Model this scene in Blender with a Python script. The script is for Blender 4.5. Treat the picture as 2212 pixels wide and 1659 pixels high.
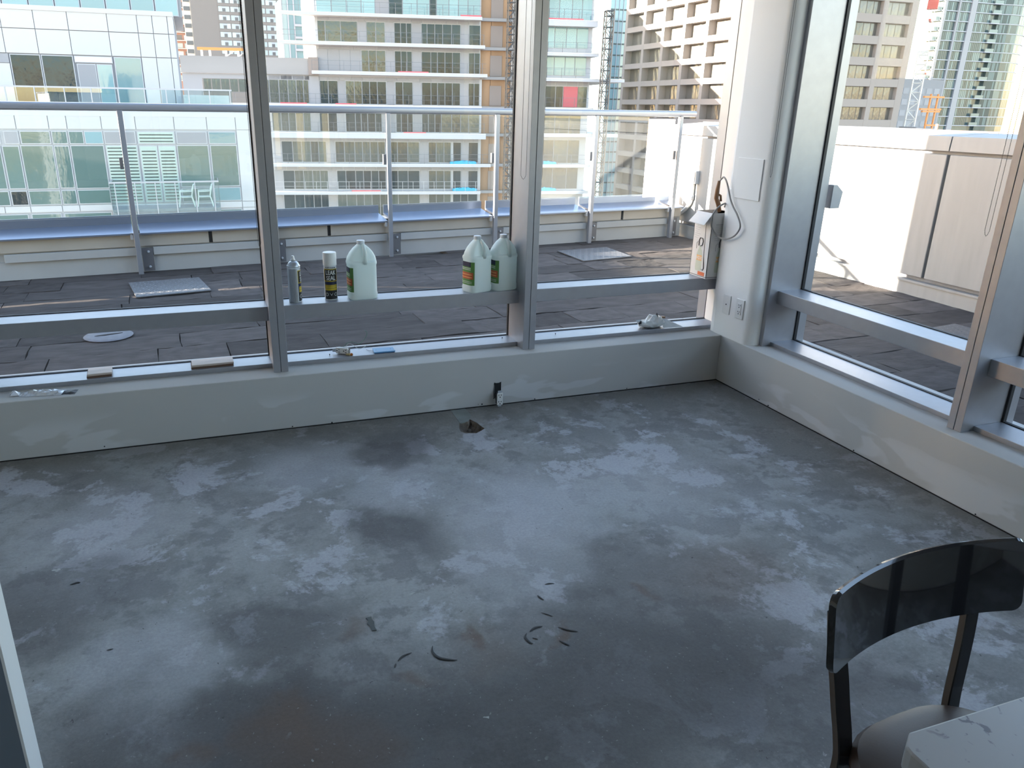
import bpy, bmesh, math, random
from mathutils import Vector, Matrix
random.seed(7)
for o in list(bpy.data.objects): bpy.data.objects.remove(o)
SC = bpy.context.scene
COL = SC.collection
PI = math.pi

# ------------------------------------------------------------------ camera
cam_d = bpy.data.cameras.new('camera'); cam = bpy.data.objects.new('camera', cam_d); COL.objects.link(cam)
SC.camera = cam
Rr = Vector((0.94484664, -0.32722522, 0.01372876)); Ru = Vector((0.09951997, 0.32679016, 0.93984252)); Rf = Vector((0.31202660, 0.88664077, -0.34133203))
cam.matrix_world = Matrix(((Rr.x, Ru.x, -Rf.x, -2.86665), (Rr.y, Ru.y, -Rf.y, -3.67863), (Rr.z, Ru.z, -Rf.z, 1.55), (0, 0, 0, 1)))
cam_d.sensor_width = 36; cam_d.lens = 36 * 1649.145 / 2212
cam_d.shift_x = 82.1155 / 2212; cam_d.shift_y = 1.993 / 2212
cam_d.clip_start = 0.02; cam_d.clip_end = 2000

# ------------------------------------------------------------------ light
SUN_TRAVEL = Vector((1, -0.31, -0.215)).normalized()
W = bpy.data.worlds.new('sky'); SC.world = W; W.use_nodes = True
nt = W.node_tree; nt.nodes.clear()
wo = nt.nodes.new('ShaderNodeOutputWorld'); bg = nt.nodes.new('ShaderNodeBackground'); sky = nt.nodes.new('ShaderNodeTexSky')
sky.sky_type = 'NISHITA'; sky.sun_disc = False; sky.sun_elevation = math.radians(11.6)
sky.sun_rotation = math.atan2(-1, 0.31); sky.altitude = 100; sky.air_density = 1.0; sky.dust_density = 0.6; sky.ozone_density = 1.5
bg.inputs['Strength'].default_value = 1.15
wb = nt.nodes.new('ShaderNodeVectorMath'); wb.operation = 'MULTIPLY'; wb.inputs[1].default_value = (1.16, 0.985, 0.885)   # camera white balance
nt.links.new(sky.outputs[0], wb.inputs[0]); nt.links.new(wb.outputs[0], bg.inputs[0]); nt.links.new(bg.outputs[0], wo.inputs[0])
sd = bpy.data.lights.new('sun', 'SUN'); sun = bpy.data.objects.new('sun', sd); COL.objects.link(sun)
sd.energy = 60.0; sd.angle = math.radians(0.53); sd.color = (1.0, 0.87, 0.72)
sun.rotation_euler = SUN_TRAVEL.to_track_quat('-Z', 'Y').to_euler(); sun.location = (-20, 8, 12)
vs = SC.view_settings
vs.view_transform = 'Standard'; vs.look = 'None'; vs.gamma = 1; vs.use_curve_mapping = False
vs.exposure = 0.2

# ------------------------------------------------------------------ materials
def nodes_of(m):
    m.use_nodes = True
    t = m.node_tree; b = t.nodes.get('Principled BSDF')
    return t, b
def mat(name, col, rough=0.5, metal=0.0, var=0.0, scale=6.0, bump=0.0, bscale=80.0, spec=0.5, coat=0.0, detail=4, stretch=None, trans=0.0, ior=1.45, rand=0.0):
    m = bpy.data.materials.new(name); t, b = nodes_of(m); N = t.nodes; L = t.links
    b.inputs['Base Color'].default_value = (*col, 1); b.inputs['Roughness'].default_value = rough; b.inputs['Metallic'].default_value = metal
    b.inputs['Specular IOR Level'].default_value = spec; b.inputs['Coat Weight'].default_value = coat
    b.inputs['Transmission Weight'].default_value = trans; b.inputs['IOR'].default_value = ior
    if var or bump or rand:
        tc = N.new('ShaderNodeTexCoord'); src = tc.outputs['Object']
        if stretch:
            mp = N.new('ShaderNodeMapping'); mp.inputs['Scale'].default_value = stretch; L.new(src, mp.inputs[0]); src = mp.outputs[0]
    if var or rand:
        nz = N.new('ShaderNodeTexNoise'); nz.inputs['Scale'].default_value = scale; nz.inputs['Detail'].default_value = detail; L.new(src, nz.inputs[0])
        mr = N.new('ShaderNodeMapRange'); mr.inputs[1].default_value = 0.25; mr.inputs[2].default_value = 0.75
        mr.inputs[3].default_value = 1 - var; mr.inputs[4].default_value = 1 + var; L.new(nz.outputs[0], mr.inputs[0])
        fac = mr.outputs[0]
        if rand:
            oi = N.new('ShaderNodeObjectInfo'); m2 = N.new('ShaderNodeMapRange'); m2.inputs[3].default_value = 1 - rand; m2.inputs[4].default_value = 1 + rand
            L.new(oi.outputs['Random'], m2.inputs[0]); mm = N.new('ShaderNodeMath'); mm.operation = 'MULTIPLY'
            L.new(fac, mm.inputs[0]); L.new(m2.outputs[0], mm.inputs[1]); fac = mm.outputs[0]
        mx = N.new('ShaderNodeVectorMath'); mx.operation = 'SCALE'; mx.inputs[0].default_value = col
        L.new(fac, mx.inputs['Scale']); L.new(mx.outputs[0], b.inputs['Base Color'])
    if bump:
        bz = N.new('ShaderNodeTexNoise'); bz.inputs['Scale'].default_value = bscale; bz.inputs['Detail'].default_value = 5; L.new(src, bz.inputs[0])
        bp = N.new('ShaderNodeBump'); bp.inputs['Strength'].default_value = bump; bp.inputs['Distance'].default_value = 0.01 if bscale > 5 else 0.3
        L.new(bz.outputs[0], bp.inputs['Height']); L.new(bp.outputs[0], b.inputs['Normal'])
    return m
def pane_mat(name, tint=(1, 1, 1), base=0.03, graze=0.75, haze=0.0):
    m = bpy.data.materials.new(name); m.use_nodes = True; t = m.node_tree; N = t.nodes; L = t.links; N.clear()
    out = N.new('ShaderNodeOutputMaterial'); tr = N.new('ShaderNodeBsdfTransparent'); gl = N.new('ShaderNodeBsdfGlossy'); mx = N.new('ShaderNodeMixShader')
    tr.inputs[0].default_value = (*tint, 1); gl.inputs['Roughness'].default_value = 0.01
    lw = N.new('ShaderNodeLayerWeight'); lw.inputs[0].default_value = 0.5
    pw = N.new('ShaderNodeMath'); pw.operation = 'POWER'; pw.inputs[1].default_value = 4.0; L.new(lw.outputs['Facing'], pw.inputs[0])
    ml = N.new('ShaderNodeMath'); ml.operation = 'MULTIPLY_ADD'; ml.inputs[1].default_value = graze; ml.inputs[2].default_value = base
    L.new(pw.outputs[0], ml.inputs[0]); L.new(ml.outputs[0], mx.inputs[0]); L.new(tr.outputs[0], mx.inputs[1]); L.new(gl.outputs[0], mx.inputs[2])
    last = mx.outputs[0]
    if haze:
        df = N.new('ShaderNodeBsdfTranslucent'); df.inputs[0].default_value = (0.9, 0.9, 0.9, 1)  # translucent share imitates glare haze over the view
        m2 = N.new('ShaderNodeMixShader'); m2.inputs[0].default_value = haze
        L.new(last, m2.inputs[1]); L.new(df.outputs[0], m2.inputs[2]); last = m2.outputs[0]
    L.new(last, out.inputs[0])
    return m

def concrete_floor():
    m = bpy.data.materials.new('bare_concrete'); t, b = nodes_of(m); N = t.nodes; L = t.links
    tc = N.new('ShaderNodeTexCoord'); P = tc.outputs['Object']
    def noise(s, d=5, rough=0.6, dist=0.0, vec=None):
        n = N.new('ShaderNodeTexNoise'); n.inputs['Scale'].default_value = s; n.inputs['Detail'].default_value = d
        n.inputs['Roughness'].default_value = rough; n.inputs['Distortion'].default_value = dist; L.new(vec or P, n.inputs[0]); return n.outputs[0]
    def ramp(f, a, c):
        r = N.new('ShaderNodeMapRange'); r.interpolation_type = 'SMOOTHSTEP'; r.inputs[1].default_value = a; r.inputs[2].default_value = c; L.new(f, r.inputs[0]); return r.outputs[0]
    def math_(op, a, c):
        q = N.new('ShaderNodeMath'); q.operation = op
        for i, x in enumerate((a, c)):
            if isinstance(x, (int, float)): q.inputs[i].default_value = x
            else: L.new(x, q.inputs[i])
        return q.outputs[0]
    def mix(f, a, c):
        q = N.new('ShaderNodeMix'); q.data_type = 'RGBA'
        if isinstance(f, (int, float)): q.inputs[0].default_value = f
        else: L.new(f, q.inputs[0])
        for i, x in ((6, a), (7, c)):
            if isinstance(x, tuple): q.inputs[i].default_value = (*x, 1)
            else: L.new(x, q.inputs[i])
        return q.outputs[2]
    # coordinates warped so that the patches get ragged outlines
    wn = N.new('ShaderNodeTexNoise'); wn.inputs['Scale'].default_value = 2.6; wn.inputs['Detail'].default_value = 7; L.new(P, wn.inputs[0])
    sc = N.new('ShaderNodeVectorMath'); sc.operation = 'MULTIPLY_ADD'; sc.inputs[1].default_value = (0.62, 0.62, 0); sc.inputs[2].default_value = (-0.31, -0.31, 0); L.new(wn.outputs['Color'], sc.inputs[0])
    ad = N.new('ShaderNodeVectorMath'); ad.operation = 'ADD'; L.new(P, ad.inputs[0]); L.new(sc.outputs[0], ad.inputs[1]); PW = ad.outputs[0]
    def blob(x, y, r, soft=0.5):
        d = N.new('ShaderNodeVectorMath'); d.operation = 'DISTANCE'; d.inputs[1].default_value = (x, y, 0); L.new(PW, d.inputs[0])
        q = N.new('ShaderNodeMapRange'); q.interpolation_type = 'SMOOTHSTEP'; q.inputs[1].default_value = r * (1 - soft); q.inputs[2].default_value = r * (1 + soft)
        q.inputs[3].default_value = 1; q.inputs[4].default_value = 0; L.new(d.outputs['Value'], q.inputs[0]); return q.outputs[0]
    c = mix(ramp(noise(2.2, 10, 0.68, 0.1), 0.40, 0.60), (0.19, 0.188, 0.178), (0.285, 0.288, 0.28))
    c = mix(math_('MULTIPLY', ramp(noise(4.5, 9, 0.68, 0.1), 0.50, 0.58), 0.6), c, (0.125, 0.119, 0.116))
    c = mix(math_('MULTIPLY', ramp(noise(2.9, 10, 0.70, 0.25), 0.535, 0.585), 0.75), c, (0.40, 0.405, 0.43))
    for x, y, r, k in ((-1.72, -1.05, 0.30, 0.8), (-3.15, -1.66, 0.22, 0.7), (-1.9, -1.5, 0.22, 0.5), (-2.55, -0.42, 0.25, 0.55), (-1.1, -1.15, 0.35, 0.4), (-2.2, -0.75, 0.2, 0.5), (-3.3, -0.75, 0.25, 0.45)):
        c = mix(math_('MULTIPLY', blob(x, y, r), k), c, (0.36, 0.365, 0.38))
    for x, y, r, k in ((-2.3, -1.14, 0.18, 0.7), (-1.85, -2.15, 0.36, 0.85), (-2.86, -1.98, 0.2, 0.8), (-2.78, -1.62, 0.13, 0.6), (-2.12, -0.36, 0.2, 0.65), (-1.4, -2.3, 0.3, 0.7), (-2.55, -2.3, 0.5, 0.9), (-3.45, -1.2, 0.25, 0.6), (-3.1, -2.1, 0.3, 0.7), (-1.55, -1.75, 0.3, 0.4)):
        c = mix(math_('MULTIPLY', blob(x, y, r), k), c, (0.075, 0.069, 0.067))
    for x, y, r, k in ((-2.85, -1.99, 0.08, 0.6), (-2.77, -2.09, 0.15, 0.6), (-2.22, -1.76, 0.03, 0.8), (-2.17, -1.83, 0.11, 0.3), (-2.40, -1.85, 0.04, 0.5), (-1.93, -1.87, 0.03, 0.7), (-3.03, -2.03, 0.05, 0.6), (-1.55, -1.72, 0.03, 0.6), (-1.2, -1.75, 0.2, 0.35), (-2.55, -1.62, 0.05, 0.5)):
        c = mix(math_('MULTIPLY', blob(x, y, r, 0.7), k), c, (0.11, 0.068, 0.042))
    # border along the walls, darker and browner
    sx = N.new('ShaderNodeSeparateXYZ'); L.new(PW, sx.inputs[0])
    edge = math_('MAXIMUM', ramp(sx.outputs[1], -0.26, -0.06), ramp(sx.outputs[0], -0.22, -0.05))
    c = mix(math_('MULTIPLY', edge, 0.5), c, (0.17, 0.155, 0.14))
    # pale specks and dark grit
    def specks(s, th, seed):
        v = N.new('ShaderNodeTexVoronoi'); v.inputs['Scale'].default_value = s
        wz_ = N.new('ShaderNodeTexNoise'); wz_.inputs['Scale'].default_value = s * 2.2; wz_.inputs['Detail'].default_value = 3; L.new(P, wz_.inputs[0])
        wm = N.new('ShaderNodeVectorMath'); wm.operation = 'MULTIPLY_ADD'; wm.inputs[1].default_value = (0.9 / s, 0.9 / s, 0); L.new(wz_.outputs['Color'], wm.inputs[0]); L.new(P, wm.inputs[2])
        mp = N.new('ShaderNodeMapping'); mp.inputs['Location'].default_value = (seed, seed, 0); L.new(wm.outputs[0], mp.inputs[0]); L.new(mp.outputs[0], v.inputs[0])
        a = N.new('ShaderNodeMath'); a.operation = 'LESS_THAN'; a.inputs[1].default_value = th; L.new(v.outputs['Distance'], a.inputs[0]); return a.outputs[0]
    c = mix(math_('MULTIPLY', specks(13, 0.10, 3.1), math_('MULTIPLY', ramp(noise(1.1, 2), 0.55, 0.62), ramp(noise(60, 3), 0.40, 0.5))), c, (0.40, 0.40, 0.38))
    c = mix(math_('MULTIPLY', specks(52, 0.10, 1.3), 0.35), c, (0.36, 0.36, 0.35))
    c = mix(math_('MULTIPLY', specks(24, 0.06, 7.7), 0.8), c, (0.06, 0.055, 0.05))
    gr = noise(90, 4, 0.7); gm = N.new('ShaderNodeMapRange'); gm.inputs[1].default_value = 0.2; gm.inputs[2].default_value = 0.8; gm.inputs[3].default_value = 0.74; gm.inputs[4].default_value = 1.10; L.new(gr, gm.inputs[0])
    fin = N.new('ShaderNodeVectorMath'); fin.operation = 'SCALE'; L.new(c, fin.inputs[0]); L.new(gm.outputs[0], fin.inputs['Scale']); L.new(fin.outputs[0], b.inputs['Base Color'])
    b.inputs['Roughness'].default_value = 0.55; b.inputs['Specular IOR Level'].default_value = 0.35
    rr = N.new('ShaderNodeMapRange'); rr.inputs[3].default_value = 0.38; rr.inputs[4].default_value = 0.75; L.new(noise(3, 5), rr.inputs[0]); L.new(rr.outputs[0], b.inputs['Roughness'])
    bp = N.new('ShaderNodeBump'); bp.inputs['Strength'].default_value = 0.25; bp.inputs['Distance'].default_value = 0.004; L.new(noise(35, 6, 0.7), bp.inputs['Height']); L.new(bp.outputs[0], b.inputs['Normal'])
    return m

def wall_paint():
    m = bpy.data.materials.new('patched_drywall_paint'); t, b = nodes_of(m); N = t.nodes; L = t.links
    tc = N.new('ShaderNodeTexCoord'); P = tc.outputs['Object']
    mp = N.new('ShaderNodeMapping'); mp.inputs['Scale'].default_value = (1.0, 1.0, 3.2); L.new(P, mp.inputs[0])
    n = N.new('ShaderNodeTexNoise'); n.inputs['Scale'].default_value = 2.1; n.inputs['Detail'].default_value = 3; n.inputs['Distortion'].default_value = 0.4; L.new(mp.outputs[0], n.inputs[0])
    r = N.new('ShaderNodeMapRange'); r.interpolation_type = 'SMOOTHSTEP'; r.inputs[1].default_value = 0.545; r.inputs[2].default_value = 0.59; L.new(n.outputs[0], r.inputs[0])
    sx = N.new('ShaderNodeSeparateXYZ'); L.new(P, sx.inputs[0])
    lo = N.new('ShaderNodeMapRange'); lo.interpolation_type = 'SMOOTHSTEP'; lo.inputs[1].default_value = 0.21; lo.inputs[2].default_value = 0.12; L.new(sx.outputs[2], lo.inputs[0])
    ml = N.new('ShaderNodeMath'); ml.operation = 'MULTIPLY'; L.new(r.outputs[0], ml.inputs[0]); L.new(lo.outputs[0], ml.inputs[1])
    mx = N.new('ShaderNodeMix'); mx.data_type = 'RGBA'; mx.inputs[6].default_value = (0.50, 0.495, 0.48, 1); mx.inputs[7].default_value = (0.58, 0.58, 0.58, 1)
    L.new(ml.outputs[0], mx.inputs[0]); L.new(mx.outputs[2], b.inputs['Base Color'])
    b.inputs['Roughness'].default_value = 0.75; b.inputs['Specular IOR Level'].default_value = 0.2
    bz = N.new('ShaderNodeTexNoise'); bz.inputs['Scale'].default_value = 160; L.new(P, bz.inputs[0])
    bp = N.new('ShaderNodeBump'); bp.inputs['Strength'].default_value = 0.08; bp.inputs['Distance'].default_value = 0.003; L.new(bz.outputs[0], bp.inputs['Height']); L.new(bp.outputs[0], b.inputs['Normal'])
    return m

M = dict(
    floor=concrete_floor(), drywall=wall_paint(),
    paint=mat('white_wall_paint', (0.82, 0.815, 0.80), 0.7, spec=0.2, bump=0.06, bscale=160),
    ceil=mat('ceiling_paint', (0.72, 0.72, 0.71), 0.8, spec=0.2),
    alum=mat('anodised_aluminium', (0.36, 0.365, 0.39), 0.42, metal=0.55, var=0.04, scale=20, bump=0.03, bscale=300),
    alum_seam=mat('dark_gasket', (0.02, 0.02, 0.022), 0.6),
    pane=pane_mat('window_glass', (0.985, 0.992, 0.99), 0.005, 0.30, 0.004),
    rail_glass=pane_mat('railing_glass', (0.95, 0.98, 0.975), 0.04, 0.7, 0.005),
    clear=pane_mat('balcony_glass', (0.88, 0.95, 0.95), 0.08, 0.8, 0.0),
    slate=mat('slate_stone', (0.062, 0.055, 0.053), 0.8, var=0.28, scale=5, bump=0.5, bscale=14, rand=0.30, spec=0.1),
    dark=mat('dark_shadow_gap', (0.02, 0.02, 0.02), 0.9),
    curb=mat('curb_panel_paint', (0.30, 0.305, 0.305), 0.6, var=0.06, scale=4),
    curb_beige=mat('curb_panel_beige', (0.31, 0.285, 0.25), 0.6, var=0.08, scale=3),
    steel=mat('galvanised_steel', (0.50, 0.52, 0.55), 0.38, metal=0.5, var=0.08, scale=9),
    steel_dark=mat('dark_plate_steel', (0.12, 0.12, 0.13), 0.5, metal=0.4),
    rail=mat('railing_paint', (0.235, 0.25, 0.285), 0.32, metal=0.45), cap=mat('dark_cap_metal', (0.20, 0.24, 0.32), 0.28, metal=0.7),
    tread_rib=mat('tread_rib_metal', (0.27, 0.28, 0.30), 0.4, metal=0.5), tread=mat('tread_plate_metal', (0.13, 0.132, 0.14), 0.45, metal=0.5, var=0.1, scale=12),
    parapet=mat('parapet_panel_paint', (0.25, 0.252, 0.25), 0.55, var=0.07, scale=3, stretch=(1, 6, 0.6)),
    white=mat('white_plastic', (0.72, 0.72, 0.70), 0.4),
    jug=None, flake=mat('old_adhesive_flake', (0.075, 0.08, 0.075), 0.7), mark=mat('mottled_disc_grey', (0.13, 0.13, 0.15), 0.6, var=0.2, scale=20),
    jug_cap=mat('jug_cap_plastic', (0.62, 0.66, 0.70), 0.4),
    green=mat('green_label', (0.09, 0.22, 0.05), 0.5), navy=mat('navy_ink', (0.012, 0.016, 0.05), 0.45), orange=mat('orange_label', (0.42, 0.09, 0.03), 0.5),
    ink_pale=mat('pale_ink', (0.62, 0.64, 0.62), 0.5), ink_orange=mat('pale_orange_ink', (0.70, 0.36, 0.12), 0.5),
    can=mat('can_metal', (0.42, 0.44, 0.46), 0.3, metal=0.7), can_white=mat('can_white', (0.62, 0.65, 0.68), 0.4), black=mat('black_ink', (0.012, 0.012, 0.014), 0.4), yellow=mat('yellow_ink', (0.46, 0.34, 0.02), 0.45),
    silver_label=mat('silver_print', (0.36, 0.38, 0.40), 0.35, metal=0.5, var=0.25, scale=40, stretch=(30, 30, 1)),
    card=mat('white_cardboard', (0.66, 0.65, 0.63), 0.65, var=0.03), card_in=mat('brown_cardboard', (0.30, 0.20, 0.13), 0.8), grey_ink=mat('grey_ink', (0.30, 0.30, 0.30), 0.6),
    dark_ink=mat('dark_print', (0.05, 0.05, 0.055), 0.5), bottle_ink=mat('pale_green_print', (0.52, 0.56, 0.46), 0.5), orange_ink=mat('orange_print', (0.75, 0.42, 0.16), 0.5), red_ink=mat('red_orange_print', (0.62, 0.15, 0.05), 0.5),
    hose=mat('grey_hose_rubber', (0.30, 0.29, 0.28), 0.5), grip=mat('brown_grip_plastic', (0.22, 0.12, 0.06), 0.5),
    wood=mat('oak_flooring', (0.50, 0.42, 0.37), 0.55, var=0.15, scale=9, stretch=(1, 8, 8)), wood_edge=mat('oak_edge', (0.13, 0.075, 0.05), 0.7),
    foil=mat('clear_crinkled_plastic', (0.75, 0.78, 0.82), 0.15, metal=0.5, bump=0.5, bscale=40), bag=mat('thin_white_plastic', (0.70, 0.73, 0.73), 0.45, bump=0.2, bscale=60),
    blue=mat('blue_plastic_film', (0.09, 0.27, 0.48), 0.35), blue_side=mat('dark_blue_edge', (0.015, 0.04, 0.12), 0.4),
    wire_g=mat('green_wire', (0.10, 0.22, 0.15), 0.45), wire_w=mat('white_wire', (0.62, 0.64, 0.62), 0.45), wire_nut=mat('tan_wire_nut', (0.44, 0.33, 0.16), 0.5), copper=mat('orange_wire_nut', (0.45, 0.14, 0.03), 0.5),
    dirt=mat('broken_rubble', (0.15, 0.125, 0.10), 0.9, var=0.5, scale=25, bump=0.8, bscale=50), debris=mat('black_shaving', (0.02, 0.018, 0.016), 0.6),
    channel=mat('damp_mortar_channel', (0.20, 0.22, 0.21), 0.6, var=0.2, scale=12),
    gloss=mat('black_lacquer', (0.012, 0.012, 0.014), 0.06, coat=1.0), lacquer=mat('black_frame', (0.02, 0.02, 0.022), 0.25, coat=0.5), bevel_edge=mat('brown_edge', (0.10, 0.075, 0.06), 0.4), leather=mat('dark_brown_leather', (0.050, 0.030, 0.022), 0.38, bump=0.02, bscale=220),
    chain=mat('bead_chain_metal', (0.10, 0.10, 0.10), 0.5), doorgrey=mat('slate_blue_door_paint', (0.13, 0.16, 0.20), 0.5), doorwhite=mat('pale_door_edge', (0.62, 0.63, 0.64), 0.5),
    brick=mat('brick_coping', (0.46, 0.25, 0.17), 0.8, var=0.15, scale=3), ground=mat('city_ground', (0.22, 0.22, 0.22), 0.9, var=0.2, scale=0.05),
    cladding=mat('white_cladding', (0.44, 0.45, 0.475), 0.5, rand=0.03, var=0.01), joint=mat('cladding_joint', (0.22, 0.23, 0.26), 0.8), spandrel=mat('grey_spandrel', (0.24, 0.25, 0.28), 0.45, rand=0.06, var=0.01), frame=mat('pale_window_frame', (0.36, 0.375, 0.41), 0.4),
    glass_green=mat('green_tinted_glass', (0.075, 0.135, 0.13), 0.08, spec=0.6, ior=1.5, bump=0.08, bscale=0.7, rand=0.12), glass_dark=mat('dark_teal_glass', (0.014, 0.030, 0.038), 0.05, spec=0.45, ior=1.42, bump=0.16, bscale=1.1, rand=0.35),
    glass_reflect=mat('olive_reflection_glass', (0.045, 0.062, 0.058), 0.05, spec=0.5, ior=1.55, bump=0.25, bscale=1.3, rand=0.4), glass_blue=mat('pale_blue_glass', (0.15, 0.27, 0.31), 0.06, spec=0.7, ior=1.55, rand=0.15, bump=0.05, bscale=0.5),  # olive base tone imitates what these panes reflect
    blind=mat('pale_green_blind', (0.36, 0.45, 0.42), 0.6), slat_dark=mat('dark_gap', (0.03, 0.05, 0.05), 0.5),
    slab=mat('pale_slab_edge', (0.38, 0.40, 0.45), 0.6), soffit=mat('concrete_soffit', (0.40, 0.37, 0.34), 0.8), concrete=mat('raw_concrete', (0.24, 0.24, 0.25), 0.8, var=0.15, scale=0.6),
    ply=mat('plywood_sheathing', (0.30, 0.19, 0.115), 0.8, var=0.12, scale=1.5, rand=0.15), plydoor=mat('grey_brown_door', (0.22, 0.19, 0.18), 0.7), mast=mat('dark_mast_steel', (0.07, 0.075, 0.08), 0.5), thin=mat('thin_rail_steel', (0.12, 0.13, 0.15), 0.5),
    tarp=mat('bright_blue_tarp', (0.02, 0.38, 0.62), 0.5), red=mat('red_sheet', (0.44, 0.09, 0.12), 0.5),
    stone=mat('precast_stone', (0.27, 0.24, 0.22), 0.85, var=0.05, scale=0.4), stone_glass=mat('bronze_glass', (0.12, 0.115, 0.105), 0.06, spec=0.5, ior=1.5, bump=0.35, bscale=0.9, rand=0.25), bronze=mat('bronze_bars', (0.10, 0.085, 0.07), 0.5),
    tan=mat('tan_brick_tower', (0.21, 0.185, 0.175), 0.8), tan_pale=mat('pale_tower_panel', (0.62, 0.56, 0.50), 0.8), light_pane=mat('pale_pane', (0.34, 0.40, 0.41), 0.15, spec=0.8, rand=0.15, var=0.01), dark_pane=mat('dark_pane', (0.10, 0.10, 0.11), 0.2), redbrick=mat('red_brick_tower', (0.34, 0.20, 0.16), 0.85),
    teal=mat('teal_tower_glass', (0.06, 0.10, 0.105), 0.15, spec=0.4, ior=1.45, var=0.35, scale=0.35, bump=0.1, bscale=0.4), teal_pale=mat('pale_teal_pane', (0.14, 0.20, 0.205), 0.2, spec=0.4), teal_dark=mat('dark_teal_pane', (0.05, 0.078, 0.084), 0.2, spec=0.4),
    orange_steel=mat('orange_formwork', (0.55, 0.24, 0.08), 0.6), crane=mat('white_crane_steel', (0.70, 0.69, 0.66), 0.5), crane_red=mat('red_crane_steel', (0.5, 0.06, 0.05), 0.5),
    quartz=None)
def quartz():
    m = bpy.data.materials.new('white_quartz'); t, b = nodes_of(m); N = t.nodes; L = t.links
    tc = N.new('ShaderNodeTexCoord'); P = tc.outputs['Object']
    n = N.new('ShaderNodeTexNoise'); n.inputs['Scale'].default_value = 48; n.inputs['Detail'].default_value = 7; n.inputs['Distortion'].default_value = 0.8; L.new(P, n.inputs[0])
    n2 = N.new('ShaderNodeTexNoise'); n2.inputs['Scale'].default_value = 7; L.new(P, n2.inputs[0])
    r = N.new('ShaderNodeMapRange'); r.interpolation_type = 'SMOOTHSTEP'; r.inputs[1].default_value = 0.60; r.inputs[2].default_value = 0.68; L.new(n.outputs[0], r.inputs[0])
    r2 = N.new('ShaderNodeMapRange'); r2.inputs[1].default_value = 0.42; r2.inputs[2].default_value = 0.56; L.new(n2.outputs[0], r2.inputs[0])
    q = N.new('ShaderNodeMath'); q.operation = 'MULTIPLY'; L.new(r.outputs[0], q.inputs[0]); L.new(r2.outputs[0], q.inputs[1])
    mx = N.new('ShaderNodeMix'); mx.data_type = 'RGBA'; mx.inputs[6].default_value = (0.36, 0.352, 0.355, 1); mx.inputs[7].default_value = (0.15, 0.14, 0.16, 1)
    L.new(q.outputs[0], mx.inputs[0]); L.new(mx.outputs[2], b.inputs['Base Color']); b.inputs['Roughness'].default_value = 0.28
    return m
M['quartz'] = quartz()
def jug_plastic():
    m = bpy.data.materials.new('milky_jug_plastic'); t, b = nodes_of(m); N = t.nodes; L = t.links
    b.inputs['Base Color'].default_value = (0.74, 0.80, 0.78, 1); b.inputs['Roughness'].default_value = 0.38
    tr = N.new('ShaderNodeBsdfTranslucent'); tr.inputs[0].default_value = (0.80, 0.88, 0.85, 1); mx = N.new('ShaderNodeMixShader'); mx.inputs[0].default_value = 0.42
    L.new(b.outputs[0], mx.inputs[1]); L.new(tr.outputs[0], mx.inputs[2]); L.new(mx.outputs[0], N['Material Output'].inputs[0])
    return m
M['jug'] = jug_plastic()
def frosted():
    m = bpy.data.materials.new('frosted_white_glass'); t, b = nodes_of(m); N = t.nodes; L = t.links
    b.inputs['Base Color'].default_value = (0.7, 0.7, 0.7, 1); tr = N.new('ShaderNodeBsdfTranslucent'); tr.inputs[0].default_value = (0.85, 0.85, 0.85, 1)
    mx = N.new('ShaderNodeMixShader'); mx.inputs[0].default_value = 0.7; L.new(b.outputs[0], mx.inputs[1]); L.new(tr.outputs[0], mx.inputs[2]); L.new(mx.outputs[0], N['Material Output'].inputs[0])
    return m
M['frosted'] = frosted()

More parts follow.
